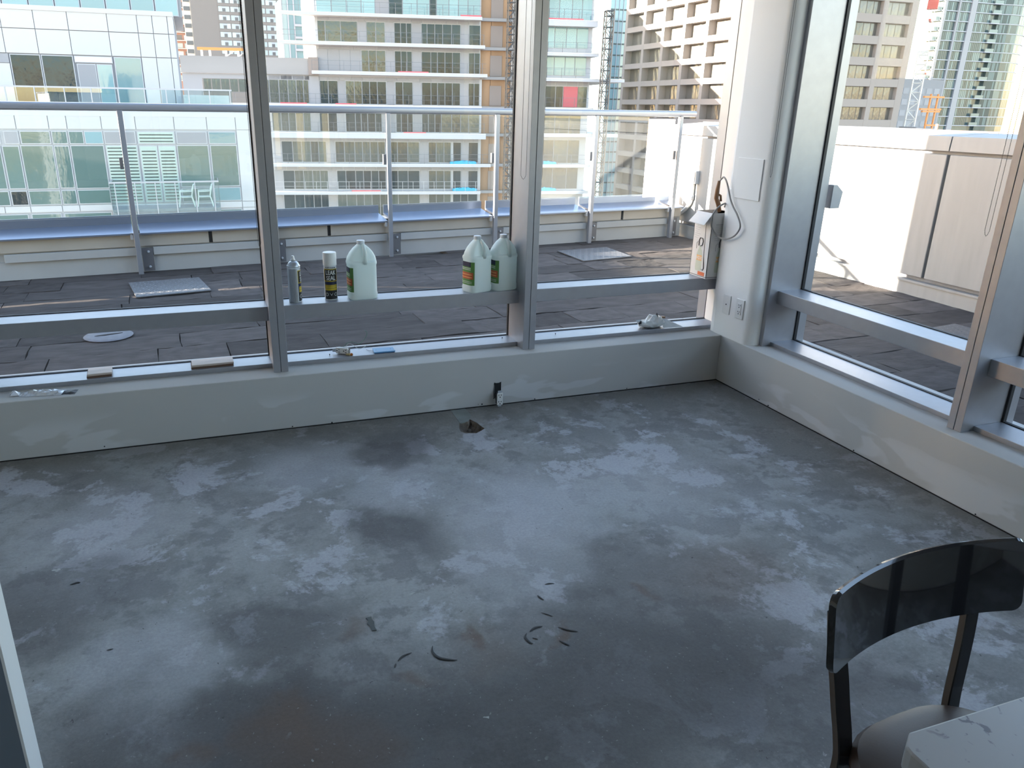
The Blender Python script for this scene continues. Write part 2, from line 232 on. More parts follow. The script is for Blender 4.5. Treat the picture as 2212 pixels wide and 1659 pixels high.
# ------------------------------------------------------------------ mesh helpers
class MB:
    def __init__(s): s.v = []; s.f = []; s.mi = []
    def add(s, vs, fs, m=0):
        k = len(s.v); s.v += [tuple(x) for x in vs]; s.f += [tuple(k + i for i in f) for f in fs]; s.mi += [m] * len(fs); return s
    def box(s, x0, x1, y0, y1, z0, z1, m=0):
        return s.add([(x0, y0, z0), (x1, y0, z0), (x1, y1, z0), (x0, y1, z0), (x0, y0, z1), (x1, y0, z1), (x1, y1, z1), (x0, y1, z1)],
                     [(3, 2, 1, 0), (4, 5, 6, 7), (0, 1, 5, 4), (1, 2, 6, 5), (2, 3, 7, 6), (3, 0, 4, 7)], m)
    def prism(s, poly, h0, h1, axis='z', m=0):
        n = len(poly)
        mk = {'z': lambda p, h: (p[0], p[1], h), 'y': lambda p, h: (p[0], h, p[1]), 'x': lambda p, h: (h, p[0], p[1])}[axis]
        vs = [mk(p, h0) for p in poly] + [mk(p, h1) for p in poly]
        return s.add(vs, [tuple(range(n))[::-1], tuple(range(n, 2 * n))] + [(i, (i + 1) % n, n + (i + 1) % n, n + i) for i in range(n)], m)
    def loft(s, rings, m=0, cap=True):
        n = len(rings[0]); vs = [p for r in rings for p in r]; fs = []
        for j in range(len(rings) - 1):
            for i in range(n): fs.append((j * n + i, j * n + (i + 1) % n, (j + 1) * n + (i + 1) % n, (j + 1) * n + i))
        if cap: fs += [tuple(range(n))[::-1], tuple(range((len(rings) - 1) * n, len(rings) * n))]
        return s.add(vs, fs, m)
    def lathe(s, prof, n=24, c=(0, 0, 0), m=0):
        return s.loft([[(c[0] + r * math.cos(2 * PI * i / n), c[1] + r * math.sin(2 * PI * i / n), c[2] + z) for i in range(n)] for r, z in prof], m)
    def tube(s, path, r, n=8, m=0):
        path = [Vector(p) for p in path]; rings = []; up = Vector((0, 0, 1)); prev = None
        for i, p in enumerate(path):
            d = (path[min(i + 1, len(path) - 1)] - path[max(i - 1, 0)]).normalized()
            if prev is None:
                a = d.cross(up if abs(d.z) < 0.9 else Vector((1, 0, 0))).normalized()
            else: a = (prev - d * prev.dot(d)).normalized()
            prev = a; b = d.cross(a); rr = r[i] if isinstance(r, (list, tuple)) else r
            rings.append([tuple(p + (a * math.cos(2 * PI * k / n) + b * math.sin(2 * PI * k / n)) * rr) for k in range(n)])
        return s.loft(rings, m)
    def build(s, name, mats, parent=None, smooth=False, bevel=0, seg=2, loc=None, world=False):
        me = bpy.data.meshes.new(name); vs = s.v
        if world and parent is not None:
            off = Vector(world_off(parent)); vs = [tuple(Vector(v) - off) for v in vs]
        me.from_pydata(vs, [], s.f)
        for m in (mats if isinstance(mats, (list, tuple)) else [mats]): me.materials.append(m)
        me.polygons.foreach_set('material_index', s.mi); me.update()
        bm = bmesh.new(); bm.from_mesh(me); bmesh.ops.recalc_face_normals(bm, faces=bm.faces)
        if bevel:
            ed = [e for e in bm.edges if len(e.link_faces) == 2 and e.calc_face_angle(0) > 0.6]
            bmesh.ops.bevel(bm, geom=ed, offset=bevel, segments=seg, affect='EDGES', profile=0.5, clamp_overlap=True)
        bm.to_mesh(me); bm.free()
        if smooth: me.shade_smooth() if hasattr(me, 'shade_smooth') else me.polygons.foreach_set('use_smooth', [True] * len(me.polygons))
        if smooth == 'auto': me.set_sharp_from_angle(angle=math.radians(35))
        o = bpy.data.objects.new(name, me); COL.objects.link(o)
        if parent is not None: o.parent = parent
        if loc is not None: o.location = loc
        return o
def world_off(p):
    v = Vector((0, 0, 0))
    while p is not None: v += p.location; p = p.parent
    return v
def tag(o, label=None, cat=None, group=None, kind=None):
    if label: o['label'] = label
    if cat: o['category'] = cat
    if group: o['group'] = group
    if kind: o['kind'] = kind
    return o
def thing(name, label, cat, loc=(0, 0, 0), rotz=0.0, group=None, kind=None):
    o = bpy.data.objects.new(name, None); COL.objects.link(o); o.location = loc; o.rotation_euler = (0, 0, rotz); o.empty_display_size = 0.1
    return tag(o, label, cat, group, kind)
def setting(name, label, cat='structure', loc=(0, 0, 0), rotz=0.0):
    return thing(name, label, cat, loc, rotz, None, 'structure')
def copy_tree(o, parent=None):
    c = o.copy(); COL.objects.link(c)
    if parent is not None: c.parent = parent
    for ch in list(o.children): copy_tree(ch, c)
    return c
UNIT = {}
def unit(name, m):                                   # a shared unit cube, stretched per object
    k = (name, m.name)
    if k not in UNIT:
        me = bpy.data.meshes.new(name); b = MB().box(-.5, .5, -.5, .5, -.5, .5)
        me.from_pydata(b.v, [], b.f); me.materials.append(m); me.update(); UNIT[k] = me
    return UNIT[k]
def ubox(name, m, parent, x0, x1, y0, y1, z0, z1):
    o = bpy.data.objects.new(name, unit(name, m)); COL.objects.link(o); o.parent = parent
    o.location = ((x0 + x1) / 2, (y0 + y1) / 2, (z0 + z1) / 2); o.scale = (x1 - x0, y1 - y0, z1 - z0); return o
def rrect(w, d, r, z, n=5, cx=0, cy=0):
    pts = []
    for qx, qy, a0 in ((1, 1, 0), (-1, 1, 90), (-1, -1, 180), (1, -1, 270)):
        for k in range(n):
            a = math.radians(a0 + 90 * k / (n - 1)); pts.append((cx + qx * (w / 2 - r) + r * math.cos(a), cy + qy * (d / 2 - r) + r * math.sin(a), z))
    return pts
def text_mesh(body, height, mapf, m, name, parent, squeeze=1.0):
    cu = bpy.data.curves.new('t', 'FONT'); cu.body = body; cu.size = 1; cu.align_x = 'CENTER'; cu.resolution_u = 2; cu.offset = 0.018
    o = bpy.data.objects.new('t', cu); me = o.to_mesh(); vs = [tuple(v.co) for v in me.vertices]; fs = [tuple(p.vertices) for p in me.polygons]; o.to_mesh_clear()
    bpy.data.objects.remove(o); bpy.data.curves.remove(cu)
    b = MB(); b.add([mapf(x * height * 1.4 * squeeze, y * height * 1.4) for x, y, _ in vs], fs); return b.build(name, m, parent)

# ------------------------------------------------------------------ room shell
H = 2.75; KH = 0.2847; GL = 0.30
# floor: slab with a ragged hole and a filled channel at the wall
hole = [(-1.718, -0.187), (-1.735, -0.24), (-1.742, -0.29), (-1.725, -0.316), (-1.674, -0.334), (-1.638, -0.31), (-1.612, -0.288), (-1.626, -0.235), (-1.625, -0.205), (-1.645, -0.150), (-1.668, -0.178), (-1.695, -0.176)]
bm = bmesh.new()
ov = [bm.verts.new((x, y, 0)) for x, y in ((-5.6, -5.6), (0.0, -5.6), (0.0, 0.0), (-5.6, 0.0))]
hv = [bm.verts.new((x, y, 0)) for x, y in hole]
ed = [bm.edges.new((a[i], a[(i + 1) % len(a)])) for a in (ov, hv) for i in range(len(a))]
bmesh.ops.triangle_fill(bm, use_beauty=True, edges=ed)
for f in list(bm.faces):
    c = f.calc_center_median()
    inside = all(v in hv for v in f.verts)
    if inside: bm.faces.remove(f)
for f in bm.faces:
    if f.normal.z < 0: f.normal_flip()
me = bpy.data.meshes.new('floor'); bm.to_mesh(me); bm.free(); me.materials.append(M['floor'])
fl = bpy.data.objects.new('floor', me); COL.objects.link(fl); tag(fl, 'bare stained concrete floor with old adhesive patches and a chipped hole', 'floor', kind='structure')
MB().box(-5.6, 0.3, -5.6, 0.3, -0.30, -0.12).build('slab', M['dirt'], fl)
hb = MB(); n = len(hole); cx = sum(p[0] for p in hole) / n; cy = sum(p[1] for p in hole) / n
rings = [[(x, y, 0.0) for x, y in hole], [(cx + (x - cx) * 0.9 + random.uniform(-.006, .006), cy + (y - cy) * 0.9, -0.02 - random.random() * 0.012) for x, y in hole], [(cx + (x - cx) * 0.55, cy + (y - cy) * 0.55 + .01, -0.035 - random.random() * 0.02) for x, y in hole], [(cx + (x - cx) * 0.15, cy + (y - cy) * 0.15 + .02, -0.04) for x, y in hole]]
hb.loft(rings, cap=False); hb.add(rings[3], [tuple(range(n))]); tag(hb.build('chipped_hole', M['dirt'], fl), 'rough brown hole broken into the slab')
for x, y, r in ((-1.69, -0.27, .014), (-1.65, -0.25, .011), (-1.70, -0.23, .012), (-1.67, -0.215, .016), (-1.64, -0.285, .009)):
    q = MB(); q.lathe([(r * .3, 0), (r, r * .5), (r * .7, r * 1.1), (r * .15, r * 1.3)], 6, (x, y, -0.048)); q.build('rubble', M['dirt'], fl)
MB().prism([(-1.705, 0.0), (-1.622, 0.0), (-1.620, -0.095), (-1.646, -0.150), (-1.668, -0.176), (-1.712, -0.184)], -0.004, 0.0012).build('mortar_channel', M['channel'], fl)

wb = setting('wall_back', 'low patched drywall knee wall under the back windows', 'wall')
b = MB().box(-5.6, 0.0, 0.0, 0.42, 0.0042, KH); b.build('knee_wall', M['drywall'], wb, bevel=0.004)
MB().box(-5.6, 0.0, 0.004, 0.40, -0.02, 0.008).build('shadow_gap', M['dark'], wb)
MB().box(-5.6, 0.10, 0.07, 0.42, 2.62, H).build('window_head', M['paint'], wb)
for x, z, r in ((-1.524, .016, .0042), (-1.546, .018, .002), (-1.208, .011, .0035), (-2.348, .009, .0042), (-2.548, .012, .0035), (-0.62, .012, .003), (-3.42, .02, .003)):
    MB().lathe([(r, 0), (r, 0.002)], 10).build('screw_hole', M['dark'], wb, loc=(x, 0.0005, z)).rotation_euler = (PI / 2, 0, 0)
wr = setting('wall_right', 'white right wall with knee wall and corner column', 'wall')
MB().box(0.0, 0.42, -5.6, 0.42, 0.0042, KH - .0004).build('knee_wall', M['drywall'], wr, bevel=0.004)
MB().box(0.004, 0.40, -5.6, 0.40, -0.02, 0.0085).build('shadow_gap', M['dark'], wr)
for y, z, r in ((-0.48, .012, .004), (-0.40, .02, .0025), (-1.1, .012, .0035), (-2.4, .03, .004), (-1.75, .012, .003)):
    MB().lathe([(r, 0), (r, 0.002)], 10).build('screw_hole', M['dark'], wr, loc=(-0.0005, y, z)).rotation_euler = (0, -PI / 2, 0)
# column: rounded towards the right window, shallow recess on its left side above the little ledge
R_ = 0.055
arc = [(R_ - R_ * math.cos(a), -0.2 + 0.02 + R_ - R_ - R_ * math.sin(a) + 0.0) for a in [math.radians(k * 15) for k in range(7)]]
poly = [(0.0, 0.082)] + [(x, y - 0.0) for x, y in arc] + [(0.30, -0.2 + 0.02 - R_), (0.30, 0.30), (0.085, 0.30), (0.085, 0.082)]
MB().prism(poly, KH - .001, H, m=0).build('column', M['paint'], wr, smooth='auto')
MB().prism([(0.012, 0.082), (0.085, 0.082), (0.085, 0.122), (0.022, 0.122)], 1.132, H).build('column_recess', M['paint'], wr)
MB().prism([(0.0, 0.0822), (0.085, 0.0822), (0.085, 0.120), (0.004, 0.120)], KH - .001, 1.132).build('column_ledge', M['paint'], wr, bevel=0.002)
MB().box(0.07, 0.42, -5.6, -0.2, 2.62, H).build('window_head', M['paint'], wr)
tag(MB().box(-5.75, -5.6, -5.6, 0.42, 0.0, H).build('wall_left', M['paint']), 'white left wall outside the frame', 'wall', kind='structure')
tag(MB().box(-5.75, 0.42, -5.75, -5.6, 0.0, H).build('wall_front', M['paint']), 'white wall behind the viewer', 'wall', kind='structure')
tag(MB().box(-5.75, 0.42, -5.75, 0.42, H, H + 0.3).build('ceiling', M['ceil']), 'white ceiling above the room', 'ceiling', kind='structure')

# ------------------------------------------------------------------ window wall
def back_window(n, x0, x1, label, chain=None):
    w = setting('window_%d' % n, label, 'window')
    MB().box(x0, x1, 0.155, GL + .010, KH, 0.307).build('sill', M['alum'], w, bevel=0.0015)
    MB().box(x0, x1, 0.155, GL + .010, 0.532, 0.604).build('transom', M['alum'], w, bevel=0.002)
    MB().box(x0, x1, 0.155, 0.37, 2.56, 2.62).build('head_rail', M['alum'], w, bevel=0.002)
    for z0, z1, nm in ((0.307, 0.532, 'pane'), (0.604, 2.56, 'pane')):
        MB().box(x0, x1, GL, GL + 0.008, z0, z1).build(nm, M['pane'], w)
        g = MB()
        for a, c in ((x0, x0 + 0.006), (x1 - 0.006, x1)): g.box(a, c, GL - 0.006, GL + 0.012, z0, z1)
        for a, c in ((z0, z0 + 0.004), (z1 - 0.004, z1)): g.box(x0, x1, GL - 0.005, GL + 0.012, a, c)
        g.build('gasket', M['alum_seam'], w)
    return w
def right_window(n, y0, y1, label):
    w = setting('window_%d' % n, label, 'window')
    MB().box(0.138, GL + .010, y0, y1, KH, 0.307).build('sill', M['alum'], w, bevel=0.0015)
    MB().box(0.138, GL + .010, y0, y1, 0.532, 0.606).build('transom', M['alum'], w, bevel=0.002)
    MB().box(0.138, 0.37, y0, y1, 2.56, 2.62).build('head_rail', M['alum'], w, bevel=0.002)
    for z0, z1, nm in ((0.307, 0.532, 'pane'), (0.606, 2.56, 'pane')):
        MB().box(GL, GL + 0.008, y0, y1, z0, z1).build(nm, M['pane'], w)
        g = MB()
        for a, c in ((y0, y0 + 0.006), (y1 - 0.010, y1)): g.box(GL - 0.006, GL + 0.012, a, c, z0, z1)
        for a, c in ((z0, z0 + 0.004), (z1 - 0.004, z1)): g.box(GL - 0.005, GL + 0.012, y0, y1, a, c)
        g.build('gasket', M['alum_seam'], w)
    return w
back_window(1, -2.541, -1.262, 'middle back window, with bottles on its transom')
back_window(2, -3.892, -2.613, 'left back window, with wood offcuts on its sill')
back_window(3, -1.191, 0.094, 'right back window, with the sprayer carton on its transom')
back_window(4, -5.243, -3.964, 'back window beyond the left edge')
right_window(5, -1.484, -0.262, 'first window of the right wall, beside the column')
right_window(6, -2.83, -1.553, 'second window of the right wall, cut by the frame edge')
right_window(7, -4.18, -2.90, 'right wall window beside the table')
right_window(8, -5.55, -4.25, 'right wall window behind the viewer')
tn = [0]
def back_mullion(xc, label):
    tn[0] += 1; t = setting('trim_%d' % tn[0], label, 'mullion')
    MB().box(xc - .036, xc - .0012, 0.07, GL + .02, KH, 2.62).build('mullion_half', M['alum'], t, bevel=0.0012, seg=1)
    MB().box(xc + .0012, xc + .036, 0.07, GL + .02, KH, 2.62).build('mullion_half', M['alum'], t, bevel=0.0012, seg=1)
    MB().box(xc - .0013, xc + .0013, 0.074, GL, KH, 2.62).build('seam', M['alum_seam'], t)
def right_mullion(yc, a, c, label, x0=0.067):
    tn[0] += 1; t = setting('trim_%d' % tn[0], label, 'mullion')
    MB().box(x0, .37, yc - a, yc - .0012, KH, 2.62).build('mullion_half', M['alum'], t, bevel=0.0012, seg=1)
    MB().box(x0, .37, yc + .0012, yc + c, KH, 2.62).build('mullion_half', M['alum'], t, bevel=0.0012, seg=1)
    MB().box(x0 + .004, GL, yc - .0013, yc + .0013, KH, 2.62).build('seam', M['alum_seam'], t)
    return t
back_mullion(-2.577, 'grey metal mullion left of the spray cans')
back_mullion(-1.2265, 'grey metal mullion right of the two white jugs')
back_mullion(-3.928, 'grey metal mullion beyond the left frame edge')
t = setting('trim_%d' % 4, 'grey metal jamb between the right back window and the column', 'mullion'); tn[0] = 4
MB().box(0.094, 0.42, 0.125, 0.40, KH, 2.62).build('jamb', M['alum'], t, bevel=0.002)
t5 = right_mullion(-0.232, 0.032, 0.026, 'grey metal jamb where the column meets the right window', 0.082)
q = MB().prism([(0.385, 1.056), (0.385, 1.181), (0.41, 1.181), (0.455, 1.144), (0.445, 1.056)], -0.285, -0.245, 'y'); q.build('outside_bracket', M['alum'], t5)
right_mullion(-1.5185, 0.034, 0.0335, 'wide grey metal mullion at the right edge of the view')
right_mullion(-2.865, 0.034, 0.0335, 'grey metal mullion of the right wall outside the frame')
right_mullion(-4.215, 0.034, 0.0335, 'grey metal mullion of the right wall behind the viewer')

# door leaf standing open at the left, its pale edge towards the room
dr = setting('door_1', 'slate blue door leaf with a pale edge standing open at the left', 'door')
MB().box(-4.05, -3.2225, -2.561, -2.50, 0.012, 2.10).build('door_leaf', M['doorgrey'], dr)
MB().box(-3.2225, -3.2185, -2.561, -2.50, 0.012, 2.10).build('door_edge', M['doorwhite'], dr)
MB().tube([(-3.30, -2.565, 1.0), (-3.30, -2.61, 1.0), (-3.42, -2.61, 1.0)], 0.009).build('door_handle', M['steel'], dr, smooth=True)

# ------------------------------------------------------------------ bead chains of the blinds
def chain(paths, label):
    b = MB()
    for p in paths:
        for a, c in zip(p[:-1], p[1:]):
            a = Vector(a); c = Vector(c); k = max(1, int((c - a).length / 0.0062))
            for i in range(k):
                q = a.lerp(c, i / k); r = 0.0023
                b.add([(q.x + r, q.y, q.z), (q.x - r, q.y, q.z), (q.x, q.y + r, q.z), (q.x, q.y - r, q.z), (q.x, q.y, q.z + r), (q.x, q.y, q.z - r)],
                      [(0, 2, 4), (2, 1, 4), (1, 3, 4), (3, 0, 4), (2, 0, 5), (1, 2, 5), (3, 1, 5), (0, 3, 5)])
            b.tube([a, c], 0.0007, 4)
    tag(b.build('bead_chain', M['chain']), label, 'blind chain')
def loop(xa, xb, y, zb, top=2.60, axis='x', off=0.0):
    pts = [(xa, zb + .02), ((3 * xa + xb) / 4, zb + .005), ((xa + xb) / 2, zb), ((xa + 3 * xb) / 4, zb + .005), (xb, zb + .02)]
    full = [(xa, top)] + pts + [(xb, top)]
    return [(p, y, z) if axis == 'x' else (y, p, z) for p, z in full]
chain([loop(-2.636, -2.624, 0.098, 0.912)], 'dark bead chain hanging along the left side of the mullion by the spray cans')
chain([loop(-1.297, -1.268, 0.10, 1.205)], 'dark bead chain loop hanging left of the mullion by the two jugs')
chain([loop(-1.181, -1.174, 0.105, 1.20)], 'bead chain hanging close along the right side of the mullion by the two jugs')
chain([loop(-0.252, -0.238, -0.010, 1.225, axis='y')], 'thin bead chain hanging down the white corner column')
chain([loop(-1.475, -1.455, 0.055, 1.10, axis='y')], 'bead chain hanging in front of the wide mullion at the right edge')

# ------------------------------------------------------------------ plates on the column and walls
ap = thing('access_panel', 'square white access panel high on the corner column', 'panel', (0, -0.063, 1.2))
MB().box(-0.006, 0.0, -0.1075, 0.1075, -0.11, 0.11).build('panel_plate', M['paint'], ap, bevel=0.002)
pl = thing('blank_wall_plate', 'blank white wall plate with one dark hole, left of the outlet', 'wall plate', (0, -0.0125, 0.479))
MB().box(-0.005, 0.0, -0.0345, 0.0345, -0.057, 0.057).build('plate', M['white'], pl, bevel=0.002)
q = MB().lathe([(.004, 0), (.004, .002)], 12); q.build('jack_hole', M['dark'], pl, loc=(-0.0065, 0, 0)).rotation_euler = (0, PI / 2, 0)
def receptacle_face(parent, mk, m):   # two sets of slots on a face plane; mk(u, v, d0, d1) -> box in local coords
    for v0 in (0.017, -0.021):
        b = MB(); mk(b, -0.0075, 0.0, v0 + .006, .0016, .0042); mk(b, 0.0060, 0.0, v0 + .006, .0016, .0036); b.build('slot', M['dark'], parent)
        b = MB(); mk(b, 0.0, 0.0, v0 - .006, .0028, .0028); b.build('ground_hole', M['dark'], parent)
ol = thing('wall_outlet', 'white duplex outlet with raised plate low on the corner column', 'outlet', (0, -0.136, 0.480))
MB().box(-0.007, 0.0, -0.0345, 0.0345, -0.057, 0.057).build('plate', M['white'], ol, bevel=0.002)
MB().box(-0.010, -0.006, -0.0165, 0.0165, -0.0335, 0.0335).build('receptacle', M['white'], ol, bevel=0.001)
receptacle_face(ol, lambda b, u, d, v, hu, hv: b.box(-0.0108, -0.0099, u - hu, u + hu, v - hv, v + hv), None)
# box opening in the knee wall with the receptacle pulled out and hanging
ob = thing('outlet_box', 'dark open outlet box with a pulled out white receptacle in the knee wall', 'outlet', (-1.435, 0, 0.09))
b = MB(); b.prism([(-.020, .045), (-.008, .041), (.008, .041), (.021, .046), (.021, -.03), (-.023, -.05), (-.024, -.01)], -0.0015, 0.03, 'y'); b.build('box_opening', M['dark'], ob)
MB().box(-.0215, -.0195, -.003, .0, -.045, .03).build('box_edge', M['steel'], ob)
rc = MB().box(-.0165, .0165, -.0445, -.0385, -.072, -.004); rc.build('receptacle', M['white'], ob, bevel=.0015)
MB().box(-.0165, .0165, -.0385, -.016, -.070, -.006).build('receptacle_body', M['dark_ink'], ob, bevel=.002)
MB().box(-.012, .012, -.040, -.0385, -.006, .010).build('mounting_ear', M['steel'], ob, bevel=.0005); MB().box(-.010, .010, -.040, -.0385, -.083, -.071).build('mounting_ear', M['steel'], ob, bevel=.0005)
receptacle_face(ob, lambda b, u, d, v, hu, hv: b.box(u - hu, u + hu, -0.0452, -0.0444, v - .038 - hv, v - .038 + hv), None)
MB().tube([(-.010, .0, -.02), (-.019, -.012, -.03), (-.018, -.020, -.045), (-.014, -.024, -.05)], .0016, 6).build('wire', M['dark_ink'], ob, smooth=True)

# ------------------------------------------------------------------ jugs
def make_jug():
    t = thing('jug', '', 'jug', (0, 0, 0))
    b = MB(); S_ = [(.138, .104, .030, 0.0), (.148, .114, .034, .006), (.150, .116, .036, .030), (.146, .112, .036, .036), (.145, .111, .036, .175), (.148, .114, .034, .182), (.150, .116, .036, .188), (.150, .112, .036, .194), (.149, .088, .030, .200), (.148, .084, .030, .207), (.142, .078, .028, .218), (.118, .066, .026, .241), (.084, .056, .024, .261), (.048, .045, .020, .276), (.040, .040, .0195, .280), (.038, .038, .0188, .286)]
    b.loft([rrect(w, d, r, z, 6) for w, d, r, z in S_]); b.build('body', M['jug'], t, smooth='auto')
    MB().lathe([(.0195, .281), (.0205, .283), (.0205, .298), (.019, .300)], 28).build('cap', M['jug_cap'], t, smooth='auto')
    q = MB().tube([(.006, -.050, .188), (.006, -.056, .205), (.006, -.053, .232), (.006, -.044, .254), (.006, -.030, .270), (.006, -.018, .278)], [.013, .0115, .011, .011, .0105, .009], 10); q.build('handle', M['jug'], t, smooth=True)
    lb = MB(); n = 8
    def lab(z0, z1, y0, y1, d=.0008):
        q = MB()
        q.add([(-.0728 - d, y0, z0), (-.0728 - d, y1, z0), (-.0728 - d, y1, z1), (-.0728 - d, y0, z1)], [(0, 1, 2, 3)]); return q
    # the label wraps the left side and the front left corner
    def wrap(z0, z1, a0, a1, m, name, d):
        ring = rrect(.145 + 2 * d, .111 + 2 * d, .036 + d, 0, 9); k = len(ring)
        idx = [i for i in range(k)]
        sel = [ring[i] for i in range(k) if a0 <= math.degrees(math.atan2(ring[i][1], ring[i][0])) % 360 <= a1]
        sel.sort(key=lambda p: math.degrees(math.atan2(p[1], p[0])) % 360)
        vs = [(p[0], p[1], z0) for p in sel] + [(p[0], p[1], z1) for p in sel]; c = len(sel)
        MB().add(vs, [(i, i + 1, c + i + 1, c + i) for i in range(c - 1)]).build(name, m, t)
    wrap(.042, .168, 128, 222, M['green'], 'label', .0010)
    wrap(.142, .168, 128, 206, M['navy'], 'label_band', .0014)
    wrap(.075, .112, 128, 220, M['orange'], 'label_band', .0014)
    for z in (.125, .133): wrap(z, z + .003, 128, 209, M['ink_pale'], 'label_print', .0018)
    for z in (.083, .098): wrap(z, z + .004, 128, 216, M['ink_orange'], 'label_print', .0018)
    for z in (.052, .060): wrap(z, z + .0022, 128, 216, M['ink_pale'], 'label_print', .0018)
    return t
jug = make_jug(); jug.location = (-2.122, 0.222, 0.604); jug.rotation_euler = (0, 0, math.radians(4))
tag(jug, 'white gallon jug with green label standing alone beside the spray cans', 'jug', 'white jugs on the transom')
j2 = copy_tree(jug); j2.location = (-1.489, 0.215, 0.604); j2.rotation_euler = (0, 0, math.radians(20)); tag(j2, 'white gallon jug with green label, left one of the pair by the mullion')
j3 = copy_tree(jug); j3.location = (-1.334, 0.226, 0.604); j3.rotation_euler = (0, 0, math.radians(12)); tag(j3, 'white gallon jug with green label, touching the mullion behind the other jug')

# ------------------------------------------------------------------ spray cans
def cyl_patch(t, name, m, r, a0, a1, z0, z1, n=10):
    vs = []; fs = []
    for i in range(n + 1):
        a = math.radians(a0 + (a1 - a0) * i / n); vs += [(r * math.cos(a), r * math.sin(a), z0), (r * math.cos(a), r * math.sin(a), z1)]
    for i in range(n): fs.append((2 * i, 2 * i + 2, 2 * i + 3, 2 * i + 1))
    return MB().add(vs, fs).build(name, m, t, smooth=True)
def can_label(t, ac, rr=.0325):
    cyl_patch(t, 'label_black', M['black'], rr + .0004, ac - 68, ac + 68, .006, .052, 16)
    cyl_patch(t, 'label_navy', M['navy'], rr + .0004, ac - 68, ac + 68, .052, .098, 16)
    cyl_patch(t, 'label_title', M['black'], rr + .0004, ac - 68, ac + 68, .098, .160, 16)
    for z0, z1 in ((.1595, .1635), (.098, .1015)): cyl_patch(t, 'label_border', M['yellow'], rr + .0008, ac - 68, ac + 68, z0, z1, 16)
    for s in (-1, 1): cyl_patch(t, 'label_border', M['yellow'], rr + .0008, ac + s * 66 - 2.5, ac + s * 66 + 2.5, .098, .1635, 2)
    for z0, z1 in ((.052, .063), (.0645, .0745), (.076, .081)): cyl_patch(t, 'label_yellow', M['yellow'], rr + .0008, ac - 60, ac + 60, z0, z1, 12)
    mp = lambda z: (lambda x, y: ((rr + .0011) * math.cos(math.radians(ac) + x / rr), (rr + .0011) * math.sin(math.radians(ac) + x / rr), z + y))
    text_mesh('LEAK', .0225, mp(.1335), M['ink_pale'], 'lettering', t, 0.72)
    text_mesh('SEAL', .0225, mp(.1055), M['ink_pale'], 'lettering', t, 0.72)
    text_mesh('RUST-OLEUM', .0060, mp(.1665), M['black'], 'lettering', t, 1.05)
    for da in (-42, 42):
        vs = []; k = 16
        for i in range(k):
            for q in (.0088, .0070):
                a = 2 * PI * i / k; x = q * math.cos(a); y = q * math.sin(a); th = math.radians(ac + da) + x / rr
                vs.append(((rr + .001) * math.cos(th), (rr + .001) * math.sin(th), .031 + y))
        MB().add(vs, [(2 * i, 2 * ((i + 1) % k), 2 * ((i + 1) % k) + 1, 2 * i + 1) for i in range(k)]).build('hazard_ring', M['ink_pale'], t)
    vs = []
    for x, y in ((-.009, .008), (.009, .008), (0, -.008)):
        th = math.radians(ac) + x / rr; vs.append(((rr + .001) * math.cos(th), (rr + .001) * math.sin(th), .031 + y))
    MB().add(vs, [(0, 1, 2)]).build('hazard_triangle', M['silver_label'], t)
c1 = thing('spray_can', 'uncapped silver spray can with yellow and black label next to the mullion', 'spray can', (-2.466, 0.232, 0.604), 0, 'spray cans on the transom')
MB().lathe([(.030, 0), (.033, .003), (.0325, .006), (.0325, .178), (.0335, .181)], 32).build('body', M['can_white'], c1, smooth='auto')
MB().lathe([(.0335, .180), (.034, .184), (.032, .188), (.030, .188), (.026, .198), (.018, .206), (.0125, .208), (.0125, .213), (.006, .215)], 28).build('shoulder', M['can'], c1, smooth='auto')
MB().lathe([(.010, .213), (.011, .216), (.0085, .219), (.0065, .232), (.006, .234)], 20).build('nozzle', M['white'], c1, smooth='auto')
can_label(c1, 5)
cyl_patch(c1, 'silver_panel', M['silver_label'], .0335, 218, 290, .004, .172, 10)
c2 = thing('spray_can', 'capped spray can reading LEAK SEAL, between the bare can and the lone jug', 'spray can', (-2.283, 0.234, 0.604), 0, 'spray cans on the transom')
MB().lathe([(.030, 0), (.033, .003), (.0325, .006), (.0325, .178), (.0335, .181)], 32).build('body', M['can_white'], c2, smooth='auto')
MB().lathe([(.0345, .179), (.0345, .240), (.033, .244), (.029, .245)], 32).build('cap', M['white'], c2, smooth='auto')
can_label(c2, 265)

# ------------------------------------------------------------------ sprayer carton with hose
sx0, sx1, sy0, sy1, sz0, sz1 = -.068, .088, .128, .296, .604, .99
bx = thing('sprayer_carton', 'tall white open carton printed with a garden sprayer, against the column', 'box', (0, .2, sz0))
h = sz1 - sz0
def cb(n, m, *a, **k): return MB().box(*a).build(n, m, bx, **k)
th = .003
b = MB(); b.box(sx0, sx1, sy0 - .2, sy0 - .2 + th, .004, h); b.box(sx0, sx1, sy1 - .2 - th, sy1 - .2, .004, h); b.box(sx0, sx0 + th, sy0 - .2, sy1 - .2, .004, h); b.box(sx1 - th, sx1, sy0 - .2, sy1 - .2, .004, h); b.box(sx0, sx1, sy0 - .2, sy1 - .2, 0, .004)
b.build('carton_wall', M['card'], bx)
cb('carton_inside', M['card_in'], sx0 + th, sx1 - th, sy0 - .2 + th, sy1 - .2 - th, .01, h - .03)
q = MB(); q.add([(sx0, sy0 - .2, h), (sx0, sy1 - .2 - .02, h), (sx0 - .062, sy1 - .2 - .025, h - .058), (sx0 - .062, sy0 - .2 - .012, h - .062)], [(0, 1, 2, 3)]); q.add([(sx0, sy0 - .2, h - .002), (sx0, sy1 - .2 - .02, h - .002), (sx0 - .062, sy1 - .2 - .025, h - .06), (sx0 - .062, sy0 - .2 - .012, h - .064)], [(3, 2, 1, 0)]); q.build('flap', M['card'], bx)
yF = sy0 - .2; xL = sx0
